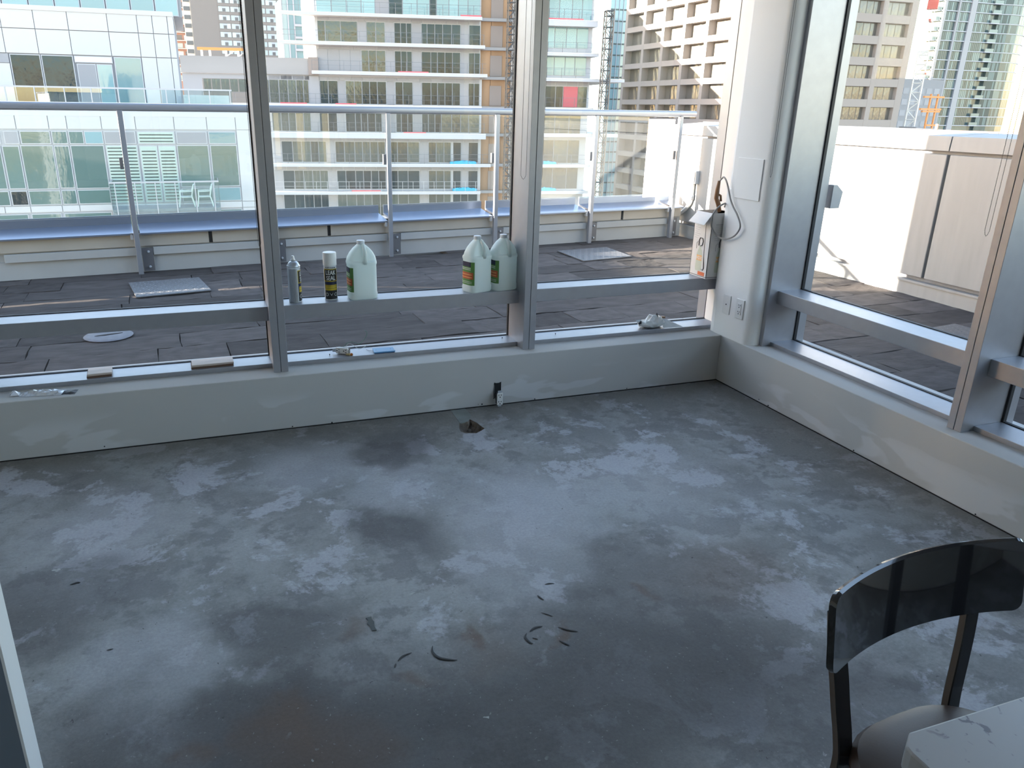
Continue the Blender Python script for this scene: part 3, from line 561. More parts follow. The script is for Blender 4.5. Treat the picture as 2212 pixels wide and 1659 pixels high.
for nm, kw in (('front', 0), ('left', 1)):
    def P(u, z, d):     # u runs along the face from its left edge
        return (xL + u, yF - d, z) if kw == 0 else (xL - d, (sy1 - .2) - u, z)
    def quad(name, m, pts, d=.0006): MB().add([P(u, z, d) for u, z in pts], [tuple(range(len(pts)))]).build(name, m, bx)
    def rect(name, m, u0, u1, z0, z1, d=.0006): quad(name, m, [(u0, z0), (u1, z0), (u1, z1), (u0, z1)], d)
    rect('print_base_line', M['dark_ink'], 0, .156 if kw == 0 else .168, .006, .0095)
    u0 = .055
    quad('print_tank', M['bottle_ink'], [(u0, .035), (u0 + .05, .035), (u0 + .058, .05), (u0 + .056, .135), (u0 + .045, .165), (u0 + .012, .165), (u0 + .0, .135), (u0 - .004, .05)])
    rect('print_tank_neck', M['bottle_ink'], u0 + .016, u0 + .038, .165, .185)
    rect('print_badge', M['orange_ink'], u0 + .002, u0 + .054, .098, .130, .0009)
    text_mesh('HDX', .020, (lambda x, y: P(u0 + .028 + x, .104 + y, .0012)), M['card'], 'lettering', bx, 0.9)
    for pts in ([(u0 + .014, .185), (u0 + .012, .215), (u0 + .020, .232), (u0 + .044, .232), (u0 + .052, .215), (u0 + .046, .192), (u0 + .03, .185)],):
        q = MB(); q.tube([P(u, z, .002) for u, z in pts], .0028, 5); q.build('print_pump_handle', M['dark_ink'], bx)
    MB().tube([P(u, z, .0012) for u, z in ((u0 + .012, .205), (u0 - .002, .208), (u0 - .010, .198), (u0 - .008, .165))], .0012, 4).build('print_strap', M['grey_ink'], bx)
    if kw == 1:
        MB().tube([P(u, z, .0015) for u, z in ((u0 + .060, .315), (u0 + .064, .26), (u0 + .071, .13), (u0 + .078, .09), (u0 + .082, .06), (u0 + .075, .045), (u0 + .060, .05))], [.001, .001, .0014, .003, .003, .0016, .0014], 5).build('print_wand', M['dark_ink'], bx)
        rect('print_corner_tag', M['red_ink'], u0 + .028, u0 + .095, .012, .034)
        for i in range(9): rect('print_line', M['grey_ink'], .015, .070 - (i % 3) * .012, .325 - i * .012, .3265 - i * .012)
        rect('print_title', M['grey_ink'], .015, .062, .340, .346)
    else:
        rect('print_title', M['grey_ink'], .03, .15, .318, .321)
        for i in range(8): rect('print_line', M['grey_ink'], .03, .12 - (i % 3) * .015, .306 - i * .011, .3073 - i * .011)
        rect('print_corner_tag', M['red_ink'], .10, .15, .012, .030)
hs = thing('sprayer_hose', 'grey rubber hose with a brown spray grip looping out of the carton', 'hose', (0, .15, .99))
hp = [(.045, .030, .03), (.01, -.02, .055), (-.030, -.045, .053), (-.053, -.036, .033), (-.080, -.036, -.003), (-.085, -.037, -.049), (-.074, -.037, -.083), (-.042, -.040, -.1215), (-.026, -.079, -.137), (-.020, -.125, -.131), (-.020, -.18, -.104), (-.020, -.213, -.063), (-.020, -.21, -.031), (-.020, -.175, .013), (-.020, -.135, .048), (-.020, -.10, .089), (-.022, -.067, .154), (-.022, -.039, .192), (-.02, -.013, .204), (-.014, .012, .192), (-.002, .045, .178)]
def smooth_path(pts, k=6):
    P_ = [Vector(p) for p in pts]; out = []
    for i in range(len(P_) - 1):
        p0 = P_[max(i - 1, 0)]; p1 = P_[i]; p2 = P_[i + 1]; p3 = P_[min(i + 2, len(P_) - 1)]
        for j in range(k):
            u = j / k; out.append(0.5 * ((2 * p1) + (p2 - p0) * u + (2 * p0 - 5 * p1 + 4 * p2 - p3) * u * u + (3 * p1 - p0 - 3 * p2 + p3) * u ** 3))
    return out + [P_[-1]]
MB().tube(smooth_path(hp), .0048, 10).build('hose', M['hose'], hs, smooth=True)
MB().tube([(-.002, .048, .178), (-.006, .05, .13), (-.006, .052, .08), (.016, .055, .045), (.035, .06, .0)], [.008, .0115, .0125, .014, .011], 10).build('spray_grip', M['grip'], hs, smooth=True)
MB().tube([(.004, .05, .10), (.022, .05, .092), (.030, .052, .06)], .007, 6).build('trigger', M['grip'], hs, smooth=True)

# ------------------------------------------------------------------ small things on the sills
def block(name, label, x0, x1, y0, y1, z, rot):
    t = thing(name, label, 'wood offcut', ((x0 + x1) / 2, (y0 + y1) / 2, z), rot, 'flooring offcuts on the sill'); w = (x1 - x0) / 2; d = (y1 - y0) / 2
    MB().box(-w, w, -d, d, .009, .019).build('face_board', M['wood'], t, bevel=.001, seg=1)
    b = MB().box(-w - .004, w - .002, -d - .002, d - .002, 0, .009); b.build('tongue_layer', M['wood_edge'], t)
block('wood_offcut', 'short square offcut of wood flooring on the left sill', -3.473, -3.366, .178, .278, .307, math.radians(4))
block('wood_offcut', 'long offcut of wood flooring on the sill left of the mullion', -3.0, -2.80, .178, .272, .307, math.radians(2))
fo = thing('foil_packet', 'crinkled clear plastic packet lying on the ledge at the far left', 'packet', (-3.65, .075, KH), math.radians(-8))
def crumple(nx, ny, w, d, hgt, seed):
    r = random.Random(seed); vs = []; fs = []
    for j in range(ny + 1):
        for i in range(nx + 1):
            u = i / nx * 2 - 1; v = j / ny * 2 - 1; e = max(0, (1 - u ** 4) * (1 - v * v))
            vs.append((u * w / 2 + r.uniform(-.3, .3) * w / nx * .5, v * d / 2 * (.75 + .25 * r.random()), .001 + e * hgt * (.45 + .55 * r.random())))
    for j in range(ny):
        for i in range(nx): fs.append((j * (nx + 1) + i, j * (nx + 1) + i + 1, (j + 1) * (nx + 1) + i + 1, (j + 1) * (nx + 1) + i))
    return vs, fs
vs_, fs_ = crumple(16, 6, .19, .07, .022, 3); MB().add(vs_, fs_).build('packet_body', M['foil'], fo)
q = MB(); q.add([(-.095, -.015, .002), (-.128, -.03, .006), (-.135, .022, .014), (-.100, .02, .003), (-.115, .0, .022)], [(0, 1, 4), (1, 2, 4), (2, 3, 4), (3, 0, 4)]); q.build('torn_end', M['foil'], fo)
q = MB(); vs2, fs2 = crumple(6, 4, .06, .07, .012, 9); q.add([(x + .115, y, z) for x, y, z in vs2], fs2); q.build('printed_end', M['dark_ink'], fo)
pb = thing('plastic_bag', 'crumpled thin white plastic bag on the sill below the carton', 'bag', (-.355, .215, .307)); pb.scale = (1.25, 1.0, 1.05)
r_ = random.Random(5); bmx = bmesh.new(); bmesh.ops.create_icosphere(bmx, subdivisions=3, radius=1)
for v in bmx.verts:
    c = v.co; ridge = .55 + .45 * r_.random(); lean = 1 + .35 * math.sin(5 * c.x + 3 * c.y)
    v.co = Vector((c.x * .072 * (1 + .25 * (r_.random() - .5)), c.y * .045 * (1 + .3 * (r_.random() - .5)), max(0.0, (c.z * .5 + .45)) * .085 * ridge * (0.7 if c.x < -.3 else 1.0) * lean * .8))
me = bpy.data.meshes.new('bag_body'); bmx.to_mesh(me); bmx.free(); me.materials.append(M['bag']); o = bpy.data.objects.new('bag_body', me); COL.objects.link(o); o.parent = pb
q = MB(); q.add([(.045, -.045, .001), (.15, -.06, .002), (.07, .03, .045), (.03, .0, .07)], [(0, 1, 2), (0, 2, 3)]); q.add([(-.06, .02, .01), (-.085, .01, .045), (-.045, .03, .04), (-.03, .0, .05)], [(0, 1, 2), (0, 2, 3)]); q.build('loose_fold', M['bag'], pb)
q = MB(); q.add([(-.08, -.01, .03), (-.068, -.01, .045), (-.055, -.005, .035), (-.07, -.012, .015)], [(0, 1, 2, 3)]); q.build('dark_scrap', M['dark_ink'], pb); q = MB(); q.add([(.03, .03, .055), (.04, .03, .075), (.055, .03, .05)], [(0, 1, 2)]); q.build('dark_scrap', M['dark_ink'], pb)
MB().box(.06, .085, .02, .035, .035, .05).build('wood_scrap', M['card_in'], pb)
rp = thing('loose_receptacle', 'removed white outlet with trailing wires lying on the middle sill', 'outlet', (-2.245, .205, .307), math.radians(-34))
MB().box(-.034, .034, -.006, .008, .004, .037).build('receptacle', M['white'], rp, bevel=.002)
MB().box(-.032, .034, .008, .030, .003, .034).build('receptacle_body', M['dark_ink'], rp, bevel=.002)
MB().box(-.055, -.034, -.002, .0, .010, .028).build('mounting_ear', M['steel'], rp); MB().box(.034, .046, -.002, .0, .010, .028).build('mounting_ear', M['steel'], rp)
receptacle_face(rp, lambda b, u, d, v, hu, hv: b.box(v - hv, v + hv, -.0068, -.0059, .0205 + u - hu, .0205 + u + hu), None)
MB().tube(smooth_path([(.0, .02, .033), (.015, .035, .055), (.045, .05, .058), (.075, .05, .05), (.1, .075, .075), (.11, .085, .105), (.095, .09, .115)]), .0013, 6).build('wire', M['wire_g'], rp, smooth=True)
MB().tube(smooth_path([(.01, .02, .033), (.025, .03, .052), (.05, .035, .045), (.075, .045, .025), (.105, .06, .035), (.112, .07, .045)]), .0012, 6).build('wire', M['wire_w'], rp, smooth=True)
q = MB().lathe([(.003, 0), (.0055, .004), (.0055, .012), (.0075, .022), (.006, .024)], 12); q.build('wire_nut', M['wire_nut'], rp, smooth=True, loc=(.026, -.013, .006)).rotation_euler = (0, PI / 2, .2)
q = MB().lathe([(.003, 0), (.006, .004), (.006, .012), (.0075, .016), (.003, .0162)], 12); q.build('wire_nut', M['copper'], rp, smooth=True, loc=(.05, .005, .007)).rotation_euler = (PI / 2, 0, .5)
bp_ = thing('blue_cover_plate', 'bright blue film covered plate lying flat on the middle sill', 'wall plate', (-2.02, .198, .307), math.radians(1))
MB().prism([(-.064, -.038), (.052, -.040), (.056, .030), (-.055, .040)], .004, .010).build('plate', M['blue'], bp_, bevel=.001)
MB().prism([(-.061, -.035), (.049, -.037), (.053, .027), (-.052, .037)], .0, .004).build('plate_edge', M['blue_side'], bp_)
for x, y in ((-.045, .0), (.035, .0)): MB().lathe([(.0025, 0), (.0025, .0008)], 10).build('screw_hole', M['blue_side'], bp_, loc=(x, y, .0098))
MB().tube([(-.062, .0, .006), (-.078, .022, .004), (-.088, .045, .003)], .0011, 5).build('loose_cord', M['dark_ink'], bp_)
for x, y, z, lb in ((-2.312, .205, .307, 'tiny dark blue screw left of the loose outlet on the sill'), (-1.32, .24, .307, 'tiny dark screw on the middle sill next to the mullion'), (-.99, .23, .307, 'tiny dark screw on the right back sill'), (-1.17, .21, .604, 'tiny dark screw on the transom right of the mullion')):
    s = thing('screw', lb, 'screw', (x, y, z)); q = MB().lathe([(.0016, 0), (.0018, .004), (.0036, .005), (.003, .008)], 10); q.build('head', M['navy'], s)

# ------------------------------------------------------------------ shavings on the floor
def shaving(pts, w, label):
    P_ = smooth_path([(x, y, 0.002) for x, y in pts], 5); b = MB(); n = len(P_)
    rr = [w * max(.15, math.sin(PI * (i + .6) / (n + .2))) for i in range(n)]
    b.tube(P_, rr, 5); b.v = [(x, y, max(.0004, (z - .002) * .35 + .0016)) for x, y, z in b.v]
    tag(b.build('floor_shaving', M['debris']), label, 'debris', 'dark shavings on the floor')
shaving([(-2.337, -1.828), (-2.345, -1.855), (-2.335, -1.885), (-2.305, -1.905), (-2.285, -1.912)], .0055, 'large curved dark shaving, biggest and nearest the left of the group')
shaving([(-2.455, -1.862), (-2.435, -1.845), (-2.405, -1.838)], .0035, 'straight dark shaving beside a small rust spot left of the big curl')
shaving([(-2.470, -1.885), (-2.462, -1.87)], .0025, 'tiny dark crumb at the lower left end of the shavings')
shaving([(-2.040, -1.862), (-2.052, -1.88), (-2.048, -1.905), (-2.040, -1.915)], .0042, 'curved upright dark shaving in the middle of the shavings')
shaving([(-2.028, -1.858), (-2.005, -1.846), (-1.978, -1.846)], .0045, 'flat dark shaving just above the curved upright one')
shaving([(-2.032, -1.888), (-2.018, -1.90)], .0022, 'tiny dark splinter right of the curved upright shaving')
shaving([(-1.932, -1.865), (-1.910, -1.888), (-1.882, -1.905)], .0038, 'long slanting dark shaving at the right of the group')
shaving([(-1.958, -1.925), (-1.946, -1.945), (-1.937, -1.957)], .0034, 'short dark shaving below the right end of the group')
shaving([(-1.928, -1.690), (-1.925, -1.705), (-1.918, -1.722)], .0032, 'small upright dark shaving above the group on the pale patch')
shaving([(-1.880, -1.640), (-1.862, -1.640), (-1.845, -1.646)], .0028, 'small level dark shaving furthest up on the pale patch')
shaving([(-1.955, -1.78), (-1.94, -1.795), (-1.925, -1.812)], .0022, 'thin dark sliver between the pale patch and the rust marks')
shaving([(-3.425, -1.142), (-3.405, -1.135), (-3.392, -1.137)], .0042, 'lone dark splinter at the left of the floor')
shaving([(-3.274, -1.543), (-3.255, -1.541)], .0022, 'lone thin straw with a dusty colour at the lower left of the floor')
fp = thing('floor_flake', 'dark jagged flake of old adhesive lying left of the shavings', 'debris', (-2.495, -1.665, 0)); fp.scale = (.72, .8, 1)
MB().prism([(-.012, .042), (.014, .044), (.012, .028), (.018, .008), (.012, -.02), (.016, -.046), (-.004, -.044), (-.006, -.018), (-.014, .004), (-.006, .024)], 0, .0025).build('flake', M['flake'], fp)

# ------------------------------------------------------------------ chair and table
ch = thing('dining_chair', 'black chair with a glossy curved backrest tucked at the marble table', 'chair', (-1.713, -2.838, 0), math.radians(4.0))
b = MB(); n = 48; wid = .244
def back_pt(u, d):       # u in -1..1 across, arc bowed away from the table
    a = u * .36; Rb = wid / math.sin(.36)
    return (Rb + d) * math.sin(a), -.021 - (Rb * math.cos(.36)) + (Rb + d) * math.cos(a) - .0
rings = []
for i in range(n + 1):
    u = math.sin(PI / 2 * (-1 + 2 * i / n)); e = abs(u); sh = min(1.0, max(0.0, (e - .918) / .082)); cut = .019 * (1 - math.sqrt(max(0.0, 1 - sh * sh)))
    zt = .806 - cut; zb = .660 + cut; x0, y0 = back_pt(u, -.006); x1, y1 = back_pt(u, .006); L_ = lambda y, z: y - .150 * (.806 - z)
    rings.append([(x0, L_(y0, zb), zb + .003), (x0, L_(y0, zt), zt - .003), ((x0 + x1) / 2, (y0 + y1) / 2, zt), (x1, L_(y1, zt), zt - .003), (x1, L_(y1, zb), zb + .003), ((x0 + x1) / 2, L_((y0 + y1) / 2, zb), zb)])
b.loft(rings); b.build('backrest', M['gloss'], ch, smooth='auto')
for s in (-1, 1):
    pth = [(.178 * s, .016, .735), (.174 * s, .004, .66), (.166 * s, -.006, .60), (.157 * s, -.014, .54), (.147 * s, -.022, .48), (.143 * s, -.028, .42), (.148 * s, -.022, .30), (.158 * s, -.004, .15), (.170 * s, .030, .0)]
    P_ = smooth_path(pth, 4); rg = []
    for p in P_: rg.append([(p.x - .0175, p.y - .008, p.z), (p.x + .0175, p.y - .008, p.z), (p.x + .0175, p.y + .008, p.z), (p.x - .0175, p.y + .008, p.z)])
    b = MB(); b.loft(rg); b.mi = [1 if (k % 4) in (1, 3) and k < len(b.f) - 2 else 0 for k in range(len(b.f))]
    b.build('leg', [M['lacquer'], M['bevel_edge']], ch, bevel=.002, seg=1)
    fr = smooth_path([(.185 * s, -.40, .43), (.19 * s, -.41, .25), (.195 * s, -.43, .0)], 4)
    MB().loft([[(p.x - .016, p.y - .014, p.z), (p.x + .016, p.y - .014, p.z), (p.x + .016, p.y + .014, p.z), (p.x - .016, p.y + .014, p.z)] for p in fr]).build('leg', M['lacquer'], ch)
def seat_ring(k, z, cy=-.225):
    pts = []
    for i in range(40):
        a = 2 * PI * i / 40; c, s_ = math.cos(a), math.sin(a); e = .62
        x = math.copysign(abs(c) ** e, c) * .222 * k; y = math.copysign(abs(s_) ** (.9 if s_ > 0 else .6), s_) * .22 * k; pts.append((x * (1 - .12 * (s_ > 0) * s_), y + cy, z))
    return pts
MB().loft([seat_ring(.93, .425), seat_ring(1.0, .437), seat_ring(1.0, .455), seat_ring(.96, .468), seat_ring(.85, .476), seat_ring(.55, .480), seat_ring(.2, .480)]).build('seat', M['leather'], ch, smooth='auto')
MB().loft([seat_ring(.90, .395), seat_ring(.92, .426)]).build('seat_frame', M['lacquer'], ch)
tb = thing('dining_table', 'table with a speckled white stone top in the lower right corner', 'table', (-1.35, -3.62, 0))
MB().prism([(-.672, .520), (-.697, .502), (-.700, .490), (-.700, -.52), (.9, -.52), (.9, .520)], .715, .752).build('tabletop', M['quartz'], tb, bevel=.003, seg=2)
b = MB().box(-.45, .7, -.35, .25, .66, .715); b.build('apron', M['lacquer'], tb)
for x, y in ((-.42, -.32), (-.42, .22), (.67, -.32), (.67, .22)): MB().box(x - .03, x + .03, y - .03, y + .03, 0, .66).build('leg', M['lacquer'], tb)

# ------------------------------------------------------------------ terrace
TZ = 0.067
dk = setting('terrace_deck', 'slate paved roof terrace outside the windows', 'terrace')
MB().prism([(-12, .42), (.42, .42), (.42, -8), (2.9, -8), (2.9, 5.2), (-12, 3.9)], -.25, TZ - .045).build('deck_base', M['dark'], dk)
def slate_mesh(seed):
    r = random.Random(seed); nx, ny = 6, 3; vs = []; fs = []
    for j in range(ny + 1):
        for i in range(nx + 1):
            ex = i in (0, nx); ey = j in (0, ny)
            x = -.5 + i / nx + (r.uniform(-.006, .006) if ex else r.uniform(-.04, .04)); y = -.5 + j / ny + (r.uniform(-.015, .015) if ey else r.uniform(-.05, .05))
            vs.append((x, y, .5 + r.uniform(-.09, .05)))
    k = len(vs)
    for j in range(ny):
        for i in range(nx): fs.append((j * (nx + 1) + i, j * (nx + 1) + i + 1, (j + 1) * (nx + 1) + i + 1, (j + 1) * (nx + 1) + i))
    ring = list(range(nx + 1)) + [j * (nx + 1) + nx for j in range(1, ny + 1)] + [ny * (nx + 1) + i for i in range(nx - 1, -1, -1)] + [j * (nx + 1) for j in range(ny - 1, 0, -1)]
    base = [(vs[i][0], vs[i][1], -.5) for i in ring]; vs += base; n = len(ring)
    for i in range(n): fs.append((ring[i], k + i, k + (i + 1) % n, ring[(i + 1) % n]))
    me = bpy.data.meshes.new('paver'); me.from_pydata(vs, [], fs); me.materials.append(M['slate']); me.update(); return me
SL = [slate_mesh(i) for i in range(6)]
PA = math.radians(3.0); rp_ = random.Random(11); py = -3.4; row = 0
def clip_ok(x0, x1, yc):
    return x1 - x0 > .08
while py < 5.0:
    px = -5.9 + rp_.uniform(0, .5); row += 1
    while px < 3.2:
        ln = rp_.choice((.42, .62, .62, .9, 1.05)); yc = py + .165
        wy = 1.7 + math.sin(PA) * (px + ln / 2) + math.cos(PA) * (yc - 1.7); wx = math.cos(PA) * (px + ln / 2) - math.sin(PA) * (yc - 1.7)
        x0, x1 = px, px + ln
        if wy < .55: x0 = max(x0, .62)          # right hand strip beside the room only
        x1 = min(x1, 2.93)
        lim = 4.33 + .104 * wx
        if clip_ok(x0, x1, yc) and wy < lim + .1 and not (wy < .55 and wx < .45):
            o = bpy.data.objects.new('paver', rp_.choice(SL)); COL.objects.link(o); o.parent = dk; xm = (x0 + x1) / 2
            o.location = (math.cos(PA) * xm - math.sin(PA) * (yc - 1.7), 1.7 + math.sin(PA) * xm + math.cos(PA) * (yc - 1.7), TZ - .02 + rp_.uniform(-.004, .003))
            o.scale = (x1 - x0 - .006, .326, .04); o.rotation_euler = (rp_.uniform(-.006, .006), rp_.uniform(-.004, .004), PA)
        px += ln
    py += .332
def tread(name, label, pts, kind):
    cx = sum(p[0] for p in pts) / 4; cy = sum(p[1] for p in pts) / 4
    t = thing(name, label, 'metal plate', (cx, cy, TZ + .006), 0, 'metal access plates on the terrace')
    P_ = [(x - cx, y - cy) for x, y in pts]
    MB().prism(P_, 0, .008).build('plate', M['tread'], t)
    b = MB(); nu, nv = (17, 9) if kind else (12, 12)
    for i in range(nu):
        for j in range(nv):
            u = (i + .5) / nu; v = (j + .5) / nv
            q = [P_[0][k] * (1 - u) * (1 - v) + P_[1][k] * u * (1 - v) + P_[2][k] * u * v + P_[3][k] * (1 - u) * v for k in (0, 1)]
            a = (.9 if (i + j) % 2 else -.9); l, w = (.016, .005) if kind else (.006, .006); c, s = math.cos(a), math.sin(a)
            b.add([(q[0] + c * l, q[1] + s * l, .008), (q[0] - s * w, q[1] + c * w, .0105), (q[0] - c * l, q[1] - s * l, .008), (q[0] + s * w, q[1] - c * w, .0105)], [(0, 1, 2, 3)])
    tag(b.build('tread_pattern', M['tread_rib'], t), kind='stuff')
tread('tread_plate', 'grey diamond plate lying on the slate in front of the left window', [(-3.446, 2.885), (-2.87, 2.986), (-2.966, 3.547), (-3.544, 3.47)], 1)
tread('tread_plate', 'pale diamond plate lying on the slate outside the right back window', [(.786, 3.354), (1.413, 3.454), (1.424, 4.04), (.774, 3.967)], 1)
tread('perforated_plate', 'small plate with bright dots seen low through the right wall window', [(1.98, -.25), (2.40, -.20), (2.36, .36), (2.03, .317)], 0)
dc = thing('stand_in_disc', 'pale round disc with a dark slit, standing in for a mark on the left slate', 'mark', (-3.555, 1.80, TZ + .006), math.radians(9))
MB().lathe([(.155, 0), (.150, .003), (.11, .005), (.04, .005)], 36).build('disc', M['mark'], dc, smooth='auto')  # added disc stands in for a pale blurred ring on the slate
MB().prism([(-.085, -.006), (-.02, -.014), (.075, .004), (.09, .012), (.01, .016), (-.06, .006)], .0055, .0075).build('slit', M['dark'], dc)

# curb and railing, set at a slight angle to the room
CA = math.radians(5.94); ex, ey = math.cos(CA), math.sin(CA)
cu = thing('terrace_curb', 'layered curb with pale panels and a metal cap under the terrace railing', 'curb', (0, 4.33, TZ), CA)
X0, X1 = -4.9, 2.80; PX = [-4.69, -3.49, -2.27, -1.06, .155, 1.40, 2.585]
MB().box(X0, X1, .03, .24, 0, .158).build('base_panel', M['curb'], cu)
for a, c in zip(PX[:-1], PX[1:]):
    MB().box(a + .13, c - .02, .0, .03, .158, .228).build('strip_panel', M['curb'], cu, bevel=.002, seg=1)
MB().box(X0, X1, .05, .24, .158, .238).build('core', M['curb'], cu)
jx = [X0, -2.84, -1.69, .62, 1.90, X1]
for a, c in zip(jx[:-1], jx[1:]):
    MB().box(a + .018, c - .018, .02, .24, .240, .353).build('beige_panel', M['curb_beige'], cu)
MB().box(X0, X1, .045, .235, .236, .355).build('joint_backing', M['dark'], cu)
for a, c in zip(PX[:-1], PX[1:]):
    q = MB(); q.prism([(-.03, .352), (-.03, .366), (.27, .412), (.27, .495), (.285, .495), (.285, .395), (.0, .352)], a + .035, c - .02, 'x'); q.build('metal_cap', M['cap'], cu)
q = MB(); q.prism([(-.03, .352), (-.03, .366), (.27, .412), (.27, .495), (.285, .495), (.285, .395), (.0, .352)], 2.62, 2.78, 'x'); q.build('metal_cap', M['cap'], cu)
for x in PX[1:]:
    MB().box(x + .03, x + .125, -.006, .0, .012, .225).build('anchor_plate', M['steel_dark'], cu)
    for z in (.05, .19): MB().lathe([(.013, 0), (.013, .008), (.008, .014)], 6).build('bolt', M['steel'], cu, loc=(x + .085, -.006, z)).rotation_euler = (PI / 2, 0, 0)
rl = thing('terrace_railing', 'glass railing with a thick grey top rail along the terrace edge', 'railing', (0, 4.33, TZ), CA)
rr = []
for i in range(12):
    a = 2 * PI * i / 12; rr.append((-.03 + .036 * math.copysign(abs(math.cos(a)) ** .7, math.cos(a)), 1.447 + .034 * math.copysign(abs(math.sin(a)) ** .7, math.sin(a))))
b = MB(); b.loft([[(-4.9, y, z) for y, z in rr], [(2.80, y, z) for y, z in rr]]); b.build('top_rail', M['rail'], rl, smooth='auto')
for x in PX[1:]:
    q = MB().box(x - .022, x + .022, -.068, -.058, -.02, 1.42); q.box(x - .006, x + .006, -.058, .0, -.01, 1.42); q.build('post', M['rail'], rl, bevel=.002, seg=1)
    MB().box(x - .055, x - .026, -.045, -.015, .93, 1.03).build('glass_clip', M['steel_dark'], rl)
    MB().box(x - .05, x - .026, -.03, .03, .31, .37).build('bracket', M['steel'], rl)
for a, c in zip(PX[:-1], PX[1:]):
    w1 = c - .03 if c < 2.5 else 2.13
    MB().box(max(a + .03, -4.9), w1, -.036, -.026, .52, 1.41).build('glass_panel', M['rail_glass'], rl)
tag(MB().box(2.14, 2.51, -.04, -.022, .50, 1.385).build('end_panel', M['frosted'], rl), 'opaque white end panel')

# parapet on the right
pr = thing('parapet_wall', 'white panelled parapet wall with dark joints on the right of the terrace', 'parapet', (2.87, 0, TZ))
ys = [-7.5, -4.66, -1.76, 1.145, 4.05, 5.15]
MB().box(.06, .38, -7.5, 5.6, -.2, 1.30).build('core', M['joint'], pr)
MB().box(.0, .06, -7.5, 5.1, -.05, .112).build('base_panel', M['parapet'], pr)
MB().box(-.012, .06, -7.5, 5.1, .112, .130).build('base_lip', M['parapet'], pr)
for a, c in zip(ys[:-1], ys[1:]):
    MB().box(.0, .058, a + .014, c - .014, .166, 1.176).build('panel', M['parapet'], pr, bevel=.004, seg=1)
    q = MB(); q.prism([(-.006, 1.205), (.38, 1.205), (.40, 1.345), (.0, 1.318)], a + .006, c - .006, 'y'); q.build('cap_panel', M['parapet'], pr)
jb = thing('junction_box', 'grey outdoor electrical box with conduit on the sunlit parapet', 'electrical box', (2.87, 4.565, .0))
MB().box(-.055, 0, -.088, .088, .712, .865).build('box', M['steel'], jb, bevel=.004)
MB().box(-.062, -.055, -.075, .075, .725, .852).build('lid', M['steel'], jb, bevel=.002)
MB().tube(smooth_path([(-.028, -.01, .712), (-.028, -.01, .60), (-.028, .0, .50), (-.03, .06, .42), (-.03, .17, .34), (-.03, .29, .30), (-.03, .30, .22), (-.03, .30, .10)]), .022, 10).build('conduit', M['white'], jb, smooth=True)
MB().tube([(-.028, -.01, .58), (-.028, -.01, .52)], .030, 10).build('coupling', M['steel'], jb, smooth=True)

# low brick roof edge past the parapet, vent pipe on it
nb = thing('neighbour_roof_edge', 'reddish brick coping of the next roof just above the parapet', 'roof', (6.0, 0, -6))
for k in range(8):
    MB().box(.0, .5, -5.0 + k * 1.17, -5.0 + (k + 1) * 1.17 - .012, 7.26, 7.36).build('coping_stone', M['brick'], nb)
MB().box(.0, .5, 4.36, 9.0, 7.20, 7.365).build('grey_coping', M['concrete'], nb)
MB().box(.03, .5, -5, 9.0, 0, 7.26).build('wall', M['redbrick'], nb)
MB().lathe([(.018, 7.36), (.018, 7.435), (.012, 7.435)], 10, (.1, 4.12, 0)).build('vent_pipe', M['brick'], nb)
# off frame: added screen and block, unseen, shaped to shade the terrace
sc_ = thing('added_sun_screen', 'added unseen screen beyond the left frame edge, gapped to shape sun on the terrace', 'screen', (0, 4.33, TZ), CA)
MB().box(-9, -4.95, -.06, .0, .53, 3.6).build('screen_panel', M['parapet'], sc_)
MB().box(-9, -4.95, .0, .28, -.2, .505).build('screen_curb', M['curb'], sc_)
for x in (-8.9, -7.4, -6.1): MB().box(x - .03, x + .03, .0, .05, 0, 3.6).build('post', M['rail'], sc_)
na = Vector((.955, -.296)); nn = Vector((.296, .955))
pc = na * -10 + nn * 4.55
pm = thing('added_shade_block', 'added unseen block beyond the left frame edge that shades the terrace', 'building', (pc.x, pc.y, -25), math.atan2(na.y, na.x))
MB().box(-4, 0, -2.25, 2.35, 0, 25 + 2.06).build('wall', M['cladding'], pm)
MB().box(-4.1, .1, -2.35, 2.45, 27.06, 27.13).build('roof', M['concrete'], pm)

pd = na * -18 + nn * -.2  # added unseen block that keeps direct sun out of the room
ps = thing('added_shade_tower', 'added unseen block beyond the left frame edge that keeps sun out of the room', 'building', (pd.x, pd.y, -25), math.atan2(na.y, na.x))
MB().box(-3, 0, -1.75, 1.5, 0, 25 + 6.9).build('wall', M['cladding'], ps)
MB().box(-3.1, .1, -1.8, 1.5, 31.9, 32.0).build('roof', M['concrete'], ps)

# ------------------------------------------------------------------ white panel building on the left
YA = 32.0
wbld = thing('panel_building', 'white panel clad apartment building with green glass at the left', 'building', (0, 0, -25))
def wz(z): return z + 25
def pbox(nm, m, x0, x1, y0, y1, z0, z1): return ubox(nm, m, wbld, x0, x1, y0, y1, wz(z0), wz(z1))
pbox('wall', M['frame'], -18, -.2, YA + .05, YA + 14, -25, 1.05)
pbox('terrace_parapet', M['cladding'], -18, -.2, YA - .01, YA + .2, 1.02, 1.22)
xs = [-11.4, -10.4, -9.48, -8.33, -7.68, -6.42, -5.15, -3.67, -2.38, -1.22, -.2]
for a, c in zip(xs[:-1], xs[1:]): pbox('cladding_panel', M['cladding'], a + .015, c - .015, YA, YA + .06, .53, 1.03)
def awin(x0, x1, z0, z1, m='glass_green', y=YA): 
    f = pbox('window', M['frame'], x0, x1, y + .0, y + .06, z0, z1); g = ubox('pane', M[m], f, -.5 + .035 / (x1 - x0), .5 - .035 / (x1 - x0), -.56, .3, -.5 + .035 / (z1 - z0), .5 - .035 / (z1 - z0)); return f
